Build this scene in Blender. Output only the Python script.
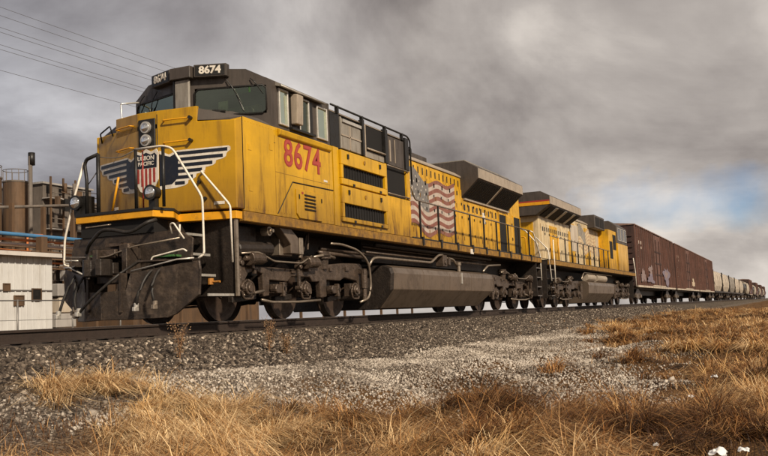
import bpy, math, random
import numpy as np
from mathutils import Vector, Matrix
random.seed(7); np.random.seed(7)
R = math.radians
sc = bpy.context.scene
COL = sc.collection
for o in list(bpy.data.objects): bpy.data.objects.remove(o, do_unlink=True)

# ------------------------------------------------------------------ camera
cam_d = bpy.data.cameras.new('camera'); cam = bpy.data.objects.new('camera', cam_d); COL.objects.link(cam)
YAW, PITCH, ROLL = R(23.796), R(5.477), R(-2.435)
fw = Vector((math.cos(YAW)*math.cos(PITCH), math.sin(YAW)*math.cos(PITCH), math.sin(PITCH)))
rt = Vector((math.sin(YAW), -math.cos(YAW), 0)); up = rt.cross(fw)
rt2 = rt*math.cos(ROLL) + up*math.sin(ROLL); up2 = up*math.cos(ROLL) - rt*math.sin(ROLL)
CAM = Vector((-11.294, -9.602, 0.0))
cam.matrix_world = Matrix.Translation(CAM) @ Matrix((rt2, up2, -fw)).transposed().to_4x4()
cam_d.sensor_width = 36; cam_d.lens = 900.189/768*36
cam_d.clip_start = 0.05; cam_d.clip_end = 20000
sc.camera = cam
# ------------------------------------------------------------------ world
SUN_EL, SUN_AZ = R(36), math.atan2(-0.86, -0.51)          # direction towards the sun, from +X
tosun = Vector((math.cos(SUN_AZ)*math.cos(SUN_EL), math.sin(SUN_AZ)*math.cos(SUN_EL), math.sin(SUN_EL)))
W = bpy.data.worlds.new('World'); sc.world = W; W.use_nodes = True
wn = W.node_tree; N = wn.nodes; L = wn.links; N.clear()
def nd(t, **k):
    n = N.new(t)
    for a, b in k.items(): setattr(n, a, b)
    return n
def mth(op, a, b=None, c=None, clamp=False):
    n = nd('ShaderNodeMath', operation=op, use_clamp=clamp)
    for i, v in enumerate((a, b, c)):
        if v is None: continue
        if isinstance(v, (int, float)): n.inputs[i].default_value = v
        else: L.new(v, n.inputs[i])
    return n.outputs[0]
sky = nd('ShaderNodeTexSky', sky_type='NISHITA', sun_disc=False, sun_elevation=SUN_EL, sun_rotation=math.pi/2-SUN_AZ, air_density=1.0, dust_density=0.6)
bg1 = nd('ShaderNodeBackground'); bg1.inputs[1].default_value = 0.085
sky_t = nd('ShaderNodeMix', data_type='RGBA', blend_type='MULTIPLY'); sky_t.inputs[0].default_value = 1; L.new(sky.outputs[0], sky_t.inputs[6]); sky_t.inputs[7].default_value = (0.42, 0.76, 1.16, 1); L.new(sky_t.outputs[2], bg1.inputs[0])
tc = nd('ShaderNodeTexCoord'); sep = nd('ShaderNodeSeparateXYZ'); L.new(tc.outputs['Generated'], sep.inputs[0])
zc = mth('MAXIMUM', sep.outputs[2], 0.0)
den = mth('ADD', zc, 0.42)
u = mth('DIVIDE', sep.outputs[0], den); v = mth('DIVIDE', sep.outputs[1], den)
cmb = nd('ShaderNodeCombineXYZ'); L.new(u, cmb.inputs[0]); L.new(v, cmb.inputs[1])
mp = nd('ShaderNodeMapping'); mp.inputs['Rotation'].default_value = (0, 0, R(-8)); mp.inputs['Scale'].default_value = (1.15, 1.35, 1); mp.inputs['Location'].default_value = (5.3, 2.9, 0)
L.new(cmb.outputs[0], mp.inputs[0])
n1 = nd('ShaderNodeTexNoise'); n1.inputs['Scale'].default_value = 1.7; n1.inputs['Detail'].default_value = 10; n1.inputs['Roughness'].default_value = 0.55; n1.inputs['Distortion'].default_value = 0.35
L.new(mp.outputs[0], n1.inputs['Vector'])
n2 = nd('ShaderNodeTexNoise'); n2.inputs['Scale'].default_value = 0.55; n2.inputs['Detail'].default_value = 6; n2.inputs['Roughness'].default_value = 0.5
L.new(mp.outputs[0], n2.inputs['Vector'])
# cloud tone: dark overhead, paler near the horizon, broken by the noise
tone = mth('MULTIPLY_ADD', n1.outputs[0], 2.1, -0.50)
tone = mth('MULTIPLY_ADD', mth('SUBTRACT', n2.outputs[0], 0.5), 0.7, tone)
tone = mth('MULTIPLY_ADD', zc, -1.05, tone)
tone = mth('ADD', tone, 0.22)
rmp = nd('ShaderNodeValToRGB'); cr = rmp.color_ramp
cr.elements[0].position = 0.10; cr.elements[0].color = (0.165, 0.145, 0.140, 1)
cr.elements[1].position = 0.95; cr.elements[1].color = (0.80, 0.73, 0.66, 1)
e = cr.elements.new(0.35); e.color = (0.315, 0.280, 0.262, 1)
e = cr.elements.new(0.6); e.color = (0.47, 0.425, 0.392, 1)
L.new(tone, rmp.inputs[0])
# cooler cast towards +Y (left of the picture)
cool = nd('ShaderNodeMix', data_type='RGBA', blend_type='MULTIPLY')
cf = mth('MULTIPLY_ADD', sep.outputs[1], 1.6, -0.55, clamp=True)
L.new(cf, cool.inputs[0]); L.new(rmp.outputs[0], cool.inputs[6]); cool.inputs[7].default_value = (0.80, 0.94, 1.20, 1)
bg2 = nd('ShaderNodeBackground'); bg2.inputs[1].default_value = 1.0; L.new(cool.outputs[2], bg2.inputs[0])
# broken gap in the cloud, low over the far end of the train
gx, gy, gz = 0.985, 0.075, 0.105
def absd(s, c, k): return mth('MULTIPLY', mth('SUBTRACT', s, c), k)
dy = absd(sep.outputs[1], 0.075, 5.5); dz = absd(sep.outputs[2], 0.112, 20.0)
dyz = mth('ADD', dz, mth('MULTIPLY', dy, -0.25))
d2 = mth('ADD', mth('MULTIPLY', dy, dy), mth('MULTIPLY', dyz, dyz))
front = mth('GREATER_THAN', sep.outputs[0], 0)
n3 = nd('ShaderNodeTexNoise'); n3.inputs['Scale'].default_value = 9; n3.inputs['Detail'].default_value = 6; L.new(tc.outputs['Generated'], n3.inputs['Vector'])
gap = mth('SUBTRACT', 0.42, d2)
gap = mth('MULTIPLY_ADD', mth('SUBTRACT', n3.outputs[0], 0.5), 3.6, gap)
gap = mth('MULTIPLY', mth('MULTIPLY', gap, 0.62, clamp=True), front)
mixs = nd('ShaderNodeMixShader'); L.new(gap, mixs.inputs[0]); L.new(bg2.outputs[0], mixs.inputs[1]); L.new(bg1.outputs[0], mixs.inputs[2])
wo = nd('ShaderNodeOutputWorld'); L.new(mixs.outputs[0], wo.inputs[0])
# ------------------------------------------------------------------ sun, exposure
sd = bpy.data.lights.new('sun', 'SUN'); sd.energy = 5.0; sd.angle = R(4); sd.color = (1, 0.86, 0.68)
so = bpy.data.objects.new('sun', sd); COL.objects.link(so); so.rotation_euler = tosun.to_track_quat('Z', 'Y').to_euler(); so.location = (-20, -40, 30)
sc.view_settings.view_transform = 'Standard'; sc.view_settings.look = 'None'
sc.view_settings.exposure = 0.0; sc.view_settings.gamma = 1
sc.view_settings.use_curve_mapping = False

# ------------------------------------------------------------------ materials
def rgb(r, g, b):
    f = lambda c: (c/255/12.92) if c <= 10 else ((c/255+0.055)/1.055)**2.4
    return (f(r), f(g), f(b), 1)
def mat(name, col, rough=0.6, metal=0.0, dirt=None, dirt_amt=0.5, scale=3.0, streak=False, bump=0.15, bscale=25, var=0.25, low=None, coat=0):
    m = bpy.data.materials.new(name); m.use_nodes = True
    t = m.node_tree; n = t.nodes; l = t.links; p = n['Principled BSDF']
    p.inputs['Roughness'].default_value = rough; p.inputs['Metallic'].default_value = metal
    if coat: p.inputs['Coat Weight'].default_value = coat
    co = n.new('ShaderNodeTexCoord'); vec = co.outputs['Object']
    c = tuple(col[:3]) + (1,)
    a = n.new('ShaderNodeTexNoise'); a.inputs['Scale'].default_value = scale; a.inputs['Detail'].default_value = 8; a.inputs['Roughness'].default_value = 0.65
    l.new(vec, a.inputs['Vector'])
    mr = n.new('ShaderNodeMapRange'); mr.inputs[1].default_value = 0.25; mr.inputs[2].default_value = 0.75; mr.inputs[3].default_value = 1-var; mr.inputs[4].default_value = 1+var*0.6
    l.new(a.outputs[0], mr.inputs[0])
    hv = n.new('ShaderNodeVectorMath'); hv.operation = 'SCALE'; hv.inputs[0].default_value = c[:3]; l.new(mr.outputs[0], hv.inputs['Scale'])
    out = hv.outputs[0]
    if dirt is not None:
        mp = n.new('ShaderNodeMapping'); l.new(vec, mp.inputs[0])
        mp.inputs['Scale'].default_value = (1, 1, 0.16) if streak else (1, 1, 1)
        b = n.new('ShaderNodeTexNoise'); b.inputs['Scale'].default_value = scale*(3.2 if streak else 1.7); b.inputs['Detail'].default_value = 10; b.inputs['Roughness'].default_value = 0.7
        l.new(mp.outputs[0], b.inputs['Vector'])
        r = n.new('ShaderNodeMapRange'); r.inputs[1].default_value = 0.62-0.3*dirt_amt; r.inputs[2].default_value = 0.78-0.2*dirt_amt; r.inputs[3].default_value = 0; r.inputs[4].default_value = min(1, 0.35+0.6*dirt_amt)
        l.new(b.outputs[0], r.inputs[0]); fac = r.outputs[0]
        if low is not None:      # splashed grime that climbs from a lower edge: (z of edge, height)
            s = n.new('ShaderNodeSeparateXYZ'); l.new(vec, s.inputs[0])
            q = n.new('ShaderNodeMapRange'); q.inputs[1].default_value = low[0]; q.inputs[2].default_value = low[0]+low[1]; q.inputs[3].default_value = 1; q.inputs[4].default_value = 0
            l.new(s.outputs[2], q.inputs[0])
            k = n.new('ShaderNodeMath'); k.operation = 'MULTIPLY'; l.new(q.outputs[0], k.inputs[0]); l.new(b.outputs[0], k.inputs[1])
            k2 = n.new('ShaderNodeMath'); k2.operation = 'MULTIPLY_ADD'; k2.use_clamp = True; l.new(k.outputs[0], k2.inputs[0]); k2.inputs[1].default_value = 1.25; l.new(fac, k2.inputs[2])
            fac = k2.outputs[0]
        x = n.new('ShaderNodeMix'); x.data_type = 'RGBA'; l.new(fac, x.inputs[0]); l.new(out, x.inputs[6]); x.inputs[7].default_value = tuple(dirt[:3])+(1,)
        out = x.outputs[2]
        rr = n.new('ShaderNodeMapRange'); rr.inputs[3].default_value = rough; rr.inputs[4].default_value = min(1, rough+0.35); l.new(fac, rr.inputs[0]); l.new(rr.outputs[0], p.inputs['Roughness'])
    l.new(out, p.inputs['Base Color'])
    if bump:
        bn = n.new('ShaderNodeTexNoise'); bn.inputs['Scale'].default_value = bscale; bn.inputs['Detail'].default_value = 6; l.new(vec, bn.inputs['Vector'])
        bb = n.new('ShaderNodeBump'); bb.inputs['Strength'].default_value = bump; bb.inputs['Distance'].default_value = 0.02; l.new(bn.outputs[0], bb.inputs['Height']); l.new(bb.outputs[0], p.inputs['Normal'])
    return m
GR = (0.10, 0.045, 0.014)
M = {}
M['yellow'] = mat('armour_yellow_paint', (0.62, 0.345, 0.006), 0.30, 0, GR, 0.38, 1.5, True, 0.30, 2.2, 0.24, (1.74, 0.95))
M['nose'] = mat('nose_shaded_yellow_paint', (0.50, 0.270, 0.005), 0.34, 0, GR, 0.34, 1.3, True, 0.30, 2.2, 0.24, (1.76, 0.8))  # darker copy of the side yellow; the nose's shade is in the colour
M['yellow2'] = mat('yellow_paint_worn', (0.66, 0.36, 0.012), 0.42, 0, GR, 0.46, 2.2, True, 0.06, 8, 0.3, (1.72, 0.8))
M['sill'] = mat('sill_yellow_grimy', (0.33, 0.17, 0.02), 0.55, 0, (0.075, 0.042, 0.024), 0.75, 3.0, False, 0.1, 20, 0.3)
M['band'] = mat('platform_edge_yellow', (0.72, 0.33, 0.008), 0.45, 0, GR, 0.25, 3.0, False, 0.05, 20, 0.2)
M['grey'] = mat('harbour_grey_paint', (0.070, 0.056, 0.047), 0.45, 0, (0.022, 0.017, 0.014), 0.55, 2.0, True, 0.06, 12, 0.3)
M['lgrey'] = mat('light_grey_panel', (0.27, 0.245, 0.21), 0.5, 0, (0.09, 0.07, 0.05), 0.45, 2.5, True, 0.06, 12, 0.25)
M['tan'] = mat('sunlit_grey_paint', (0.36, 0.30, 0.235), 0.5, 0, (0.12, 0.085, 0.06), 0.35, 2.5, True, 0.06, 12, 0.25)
M['black'] = mat('black_paint', (0.010, 0.009, 0.008), 0.45, 0, (0.020, 0.016, 0.013), 0.4, 4, False, 0.1, 20)
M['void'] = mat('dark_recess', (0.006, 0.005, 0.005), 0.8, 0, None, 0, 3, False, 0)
M['under'] = mat('running_gear_grime', (0.105, 0.074, 0.054), 0.38, 0.3, (0.024, 0.017, 0.013), 0.62, 4.5, False, 0.5, 26, 0.5)
M['under2'] = mat('underframe_dark', (0.028, 0.021, 0.017), 0.5, 0.2, (0.07, 0.048, 0.034), 0.35, 4, False, 0.45, 22, 0.4)
M['plow'] = mat('plow_dark_steel', (0.052, 0.039, 0.031), 0.40, 0.35, (0.13, 0.092, 0.066), 0.5, 4, False, 0.35, 18, 0.4)
M['tank'] = mat('fuel_tank_paint', (0.17, 0.128, 0.095), 0.32, 0.35, (0.06, 0.042, 0.03), 0.45, 1.8, False, 0.12, 10, 0.25)
M['pipe'] = mat('steel_pipe', (0.34, 0.28, 0.22), 0.32, 0.6, (0.06, 0.042, 0.03), 0.45, 6, False, 0.1, 20)
M['white'] = mat('white_handrail_paint', (0.80, 0.74, 0.64), 0.4, 0, (0.28, 0.19, 0.12), 0.38, 8, False, 0.03, 20, 0.12)
M['wdec'] = mat('white_lettering_film', (0.70, 0.65, 0.57), 0.45, 0, (0.26, 0.17, 0.09), 0.42, 5, False, 0.02, 20, 0.12)
M['navy'] = mat('navy_lettering_film', (0.005, 0.008, 0.018), 0.45, 0, (0.05, 0.04, 0.03), 0.25, 5, False, 0.02, 20, 0.2)
M['redd'] = mat('red_lettering_film', (0.33, 0.035, 0.026), 0.45, 0, (0.15, 0.06, 0.03), 0.3, 5, False, 0.02, 20, 0.2)
M['redp'] = mat('faded_red_lettering_film', (0.40, 0.055, 0.04), 0.45, 0, (0.35, 0.14, 0.04), 0.35, 6, True, 0.02, 20, 0.25)
M['flagred'] = mat('faded_flag_red', (0.23, 0.082, 0.058), 0.5, 0, (0.30, 0.22, 0.16), 0.42, 4, True, 0.02, 20, 0.3)
M['flagwhite'] = mat('faded_flag_white', (0.50, 0.42, 0.36), 0.5, 0, (0.28, 0.19, 0.13), 0.45, 4, True, 0.02, 20, 0.3)
M['flagblue'] = mat('faded_flag_blue', (0.15, 0.14, 0.135), 0.5, 0, (0.38, 0.34, 0.30), 0.5, 9, True, 0.02, 20, 0.3)
M['glass'] = mat('cab_glass', (0.045, 0.055, 0.038), 0.04, 0, None, 0, 2, False, 0, 5, 0.6)
M['sglass'] = mat('far_window_glass', (0.05, 0.05, 0.055), 0.08, 0, None, 0, 2, False, 0, 5, 0.6)
def clear_glass(name, tint, refl=.06):
    m = bpy.data.materials.new(name); m.use_nodes = True; n = m.node_tree.nodes; l = m.node_tree.links; n.remove(n['Principled BSDF'])
    t = n.new('ShaderNodeBsdfTransparent'); t.inputs[0].default_value = tint+(1,); g = n.new('ShaderNodeBsdfGlossy'); g.inputs['Roughness'].default_value = .03; g.inputs[0].default_value = (.75,.85,.70,1)
    f = n.new('ShaderNodeFresnel'); f.inputs[0].default_value = 1.5; k = n.new('ShaderNodeMath'); k.operation = 'MULTIPLY_ADD'; l.new(f.outputs[0],k.inputs[0]); k.inputs[1].default_value = 1.5; k.inputs[2].default_value = refl
    x = n.new('ShaderNodeMixShader'); l.new(k.outputs[0],x.inputs[0]); l.new(t.outputs[0],x.inputs[1]); l.new(g.outputs[0],x.inputs[2]); l.new(x.outputs[0],n['Material Output'].inputs[0]); return m
M['cabglass'] = clear_glass('cab_tinted_glass',(.55,.72,.50),.14); M['cabside'] = clear_glass('cab_side_glass',(.33,.34,.37),.08)
M['lens'] = mat('headlight_lens', (0.82, 0.82, 0.80), 0.08, 0.9, None, 0, 2, False, 0)
M['alu'] = mat('window_frame_aluminium', (0.58, 0.55, 0.50), 0.35, 0.5, (0.2, 0.15, 0.1), 0.3, 6, False, 0.05)
M['green'] = mat('green_tread_edge', (0.05, 0.16, 0.04), 0.5, 0, (0.05, 0.04, 0.03), 0.5, 8, False, 0.1)
M['brass'] = mat('orange_valve_paint', (0.55, 0.24, 0.05), 0.4, 0.2, GR, 0.4, 8)
M['rubber'] = mat('hose_rubber', (0.02, 0.017, 0.015), 0.55, 0, (0.08, 0.06, 0.05), 0.3, 8)
M['tread'] = mat('wheel_tread_steel', (0.30, 0.26, 0.23), 0.3, 0.8, None, 0, 8)
M['wheel'] = mat('wheel_rusty', (0.065, 0.042, 0.030), 0.5, 0.3, (0.03, 0.02, 0.015), 0.5, 5, False, 0.2, 25)
M['railtop'] = mat('rail_head_polished', (0.38, 0.36, 0.34), 0.22, 0.9, None, 0, 8, False, 0.02)
M['rail'] = mat('rail_web_rust', (0.030, 0.018, 0.013), 0.75, 0, (0.03, 0.02, 0.014), 0.5, 7, False, 0.3, 40, 0.4)
M['tie'] = mat('creosoted_timber', (0.055, 0.040, 0.030), 0.9, 0, (0.11, 0.09, 0.07), 0.4, 6, False, 0.6, 30, 0.4)
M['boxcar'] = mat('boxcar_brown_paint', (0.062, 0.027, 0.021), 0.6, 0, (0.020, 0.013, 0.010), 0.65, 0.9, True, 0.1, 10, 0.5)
M['boxrib'] = mat('boxcar_lit_rib_paint', (0.155, 0.072, 0.052), 0.6, 0, (0.035, 0.020, 0.015), 0.6, 0.9, True, 0.1, 10, 0.4)  # paler copy of the boxcar brown; rib highlights are painted in
M['boxroof'] = mat('boxcar_roof_galvanised', (0.30, 0.20, 0.16), 0.5, 0.2, (0.12, 0.06, 0.04), 0.5, 1.5, False, 0.1)
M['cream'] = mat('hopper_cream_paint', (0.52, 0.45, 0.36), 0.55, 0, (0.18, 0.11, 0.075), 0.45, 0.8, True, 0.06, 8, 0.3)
M['hgrey'] = mat('hopper_grey_paint', (0.26, 0.235, 0.20), 0.55, 0, (0.12, 0.08, 0.06), 0.45, 0.8, True, 0.06, 8, 0.3)
M['tankblack'] = mat('tank_car_black', (0.03, 0.026, 0.024), 0.4, 0, (0.09, 0.07, 0.055), 0.4, 1.2, True, 0.05)
M['graf'] = mat('graffiti_white', (0.25, 0.19, 0.18), 0.6, 0, (0.22, 0.12, 0.12), 0.5, 3.0, False, 0.02, 10, 0.4)
M['grafv'] = mat('graffiti_violet', (0.19, 0.16, 0.20), 0.6, 0, (0.14, 0.08, 0.10), 0.45, 3.0, False, 0.02, 10, 0.4)
M['shed'] = mat('shed_white_cladding', (0.60, 0.60, 0.59), 0.6, 0, (0.34, 0.31, 0.27), 0.4, 1.0, True, 0.05, 6, 0.12)
M['shedroof'] = mat('shed_roof_sheet', (0.62, 0.62, 0.60), 0.5, 0.2, (0.3, 0.27, 0.23), 0.4, 1.0)
M['rustbrown'] = mat('silo_brown', (0.12, 0.068, 0.034), 0.7, 0, (0.045, 0.032, 0.024), 0.6, 0.5, True, 0.1, 4, 0.35)
M['plantgrey'] = mat('plant_grey_cladding', (0.15, 0.125, 0.105), 0.7, 0, (0.05, 0.04, 0.033), 0.5, 0.5, True, 0.1, 4, 0.4)
M['plantpale'] = mat('plant_pale_cladding', (0.36, 0.34, 0.32), 0.7, 0, (0.14, 0.11, 0.09), 0.5, 0.5, True, 0.1, 4, 0.3)
M['bluepipe'] = mat('blue_pipe_paint', (0.045, 0.17, 0.34), 0.5, 0, (0.1, 0.1, 0.1), 0.35, 0.7)
M['orpipe'] = mat('orange_pipe_paint', (0.62, 0.20, 0.06), 0.5, 0, (0.2, 0.09, 0.05), 0.4, 0.7)
M['whpipe'] = mat('white_pipe_paint', (0.60, 0.56, 0.52), 0.5, 0, (0.25, 0.15, 0.1), 0.4, 0.7)
M['galv'] = mat('galvanised_wire', (0.22, 0.21, 0.20), 0.5, 0.5, None)
M['wire'] = mat('overhead_wire', (0.13, 0.125, 0.125), 0.6, 0.2, None, bump=0)
M['litter'] = mat('old_white_litter', (0.82, 0.82, 0.82), 0.6, 0, (0.45, 0.40, 0.34), 0.3, 9, False, 0.3, 30, 0.15)
M['pale2'] = mat('bleached_lit_yellow_paint', (0.66, 0.53, 0.32), 0.45, 0, (0.16, 0.085, 0.035), 0.55, 1.6, True, 0.05, 8, 0.25)  # bleached yellow; bright cream highlights of the hood are put into the colour
M['fadedpink'] = mat('bleached_flag_red', (0.50, 0.35, 0.22), 0.5, 0, (0.22,0.13,0.07), .5, 3, True, .02)
M['sand'] = mat('tan_graffiti', (0.55, 0.45, 0.33), 0.6, 0, (0.25, 0.15, 0.08), 0.5, 2.5)

# ------------------------------------------------------------------ mesh helpers
class MB:
    def __init__(s): s.v = []; s.f = []; s.m = []; s.mi = 0
    def add(s, vs, fs):
        b = len(s.v); s.v += [tuple(p) for p in vs]; s.f += [tuple(i+b for i in f) for f in fs]; s.m += [s.mi]*len(fs); return s
    def box(s, x0, x1, y0, y1, z0, z1):
        return s.add([(x0,y0,z0),(x1,y0,z0),(x1,y1,z0),(x0,y1,z0),(x0,y0,z1),(x1,y0,z1),(x1,y1,z1),(x0,y1,z1)],
            [(0,3,2,1),(4,5,6,7),(0,1,5,4),(1,2,6,5),(2,3,7,6),(3,0,4,7)])
    def prism(s, pts, ax, a, b):
        n = len(pts)
        def P(p, h): return {'x': (h,p[0],p[1]), 'y': (p[0],h,p[1]), 'z': (p[0],p[1],h)}[ax]
        return s.add([P(p,a) for p in pts]+[P(p,b) for p in pts], [tuple(range(n)), tuple(range(2*n-1,n-1,-1))]+[(i,i+n,(i+1)%n+n,(i+1)%n) for i in range(n)])
    def loft(s, A, B):
        n = len(A)
        return s.add(list(A)+list(B), [tuple(range(n)), tuple(range(2*n-1,n-1,-1))]+[(i,i+n,(i+1)%n+n,(i+1)%n) for i in range(n)])
    def tube(s, pts, r, n=6, caps=True):
        pts = [Vector(p) for p in pts]; rings = []
        for i, p in enumerate(pts):
            d = (pts[min(i+1,len(pts)-1)]-pts[max(i-1,0)]).normalized()
            a = Vector((0,0,1)) if abs(d.z) < 0.9 else Vector((1,0,0))
            x = d.cross(a).normalized(); y = d.cross(x)
            rr = r[i] if isinstance(r, (list,tuple)) else r
            rings.append([p+(x*math.cos(2*math.pi*k/n)+y*math.sin(2*math.pi*k/n))*rr for k in range(n)])
        vs = [q for g in rings for q in g]; fs = []
        for i in range(len(pts)-1):
            for k in range(n): fs.append((i*n+k, i*n+(k+1)%n, (i+1)*n+(k+1)%n, (i+1)*n+k))
        if caps: fs += [tuple(range(n-1,-1,-1)), tuple(range((len(pts)-1)*n, len(pts)*n))]
        return s.add(vs, fs)
    def cyl(s, p0, p1, r, n=12, r1=None): return s.tube([p0,p1], [r, r if r1 is None else r1], n)
    def smooth_tube(s, ctrl, r, n=6, k=5):
        return s.tube(fillet(ctrl, 0.12, k), r, n)
    def build(s, name, m=None, parent=None, bev=0, smooth=False, kind=None, label=None, cat=None, group=None, seg=1):
        me = bpy.data.meshes.new(name); me.from_pydata(s.v, [], s.f)
        ms = m if isinstance(m, (list,tuple)) else [m]
        for q in ms: me.materials.append(M[q] if isinstance(q, str) else q)
        if len(ms) > 1: me.polygons.foreach_set('material_index', s.m)
        if smooth: me.polygons.foreach_set('use_smooth', [True]*len(s.f))
        import bmesh
        if len(s.f) < 60000:
            bm = bmesh.new(); bm.from_mesh(me); bmesh.ops.recalc_face_normals(bm, faces=bm.faces); bm.to_mesh(me); bm.free()
        o = bpy.data.objects.new(name, me); COL.objects.link(o)
        if parent is not None: o.parent = parent
        if bev:
            b = o.modifiers.new('bevel', 'BEVEL'); b.width = bev; b.segments = seg; b.limit_method = 'ANGLE'; b.angle_limit = R(35)
        tag(o, label, cat, group, kind); return o
def fillet(ctrl, rad, k=5):
    c = [Vector(p) for p in ctrl]; out = [c[0]]
    for i in range(1, len(c)-1):
        a, b, d = c[i-1], c[i], c[i+1]; r = min(rad, (a-b).length*0.45, (d-b).length*0.45)
        p = b+(a-b).normalized()*r; q = b+(d-b).normalized()*r
        for j in range(k+1):
            t = j/k; out.append(p*(1-t)**2+b*2*t*(1-t)+q*t*t)
    out.append(c[-1]); return out
def tag(o, label=None, cat=None, group=None, kind=None):
    if label: o['label'] = label
    if cat: o['category'] = cat
    if group: o['group'] = group
    if kind: o['kind'] = kind
    return o
def empty(name, loc=(0,0,0), label=None, cat=None, group=None, parent=None, rz=0):
    o = bpy.data.objects.new(name, None); COL.objects.link(o); o.location = loc; o.rotation_euler = (0,0,rz); o.empty_display_size = 0.3
    if parent is not None: o.parent = parent
    return tag(o, label, cat, group)
def copy_tree(o, parent=None):
    c = o.copy(); COL.objects.link(c); c.parent = parent
    for ch in [x for x in bpy.data.objects if x.parent == o]: copy_tree(ch, c)
    return c
def B(name, m, parent, *boxes, **k):
    join = name.endswith(('frame','wall','core','housing'))
    if join:
        mb = MB()
        for b in boxes: mb.box(*b)
        return mb.build(name, m, parent, **k)
    for b in boxes: o = MB().box(*b).build(name, m, parent, **k)
    return o
def T(name, m, parent, *paths, r=0.02, n=6, rad=0.1, **k):
    k.setdefault('smooth', True)
    for p in paths: o = MB().tube(fillet(p, rad) if len(p) > 2 else p, r, n).build(name, m, parent, **k)
    return o
def text(name, s, size, m, parent, origin, xdir, ydir, ext=0.004, off=0.0, sx=1.0, center=True, space=1.0):
    cu = bpy.data.curves.new(name, 'FONT'); cu.body = s; cu.size = size; cu.extrude = ext; cu.offset = off; cu.space_character = space; cu.resolution_u = 3
    if center: cu.align_x = 'CENTER'; cu.align_y = 'CENTER'
    to = bpy.data.objects.new(name, cu); COL.objects.link(to)
    dg = bpy.context.evaluated_depsgraph_get(); me = bpy.data.meshes.new_from_object(to.evaluated_get(dg))
    bpy.data.objects.remove(to, do_unlink=True)
    xd = Vector(xdir).normalized(); yd = Vector(ydir).normalized(); zd = xd.cross(yd)
    A = Matrix((xd*sx, yd, zd)).transposed().to_4x4(); A.translation = Vector(origin)
    me.transform(A); me.materials.clear(); me.materials.append(M[m])
    o = bpy.data.objects.new(name, me); COL.objects.link(o); o.parent = parent
    return o

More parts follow.
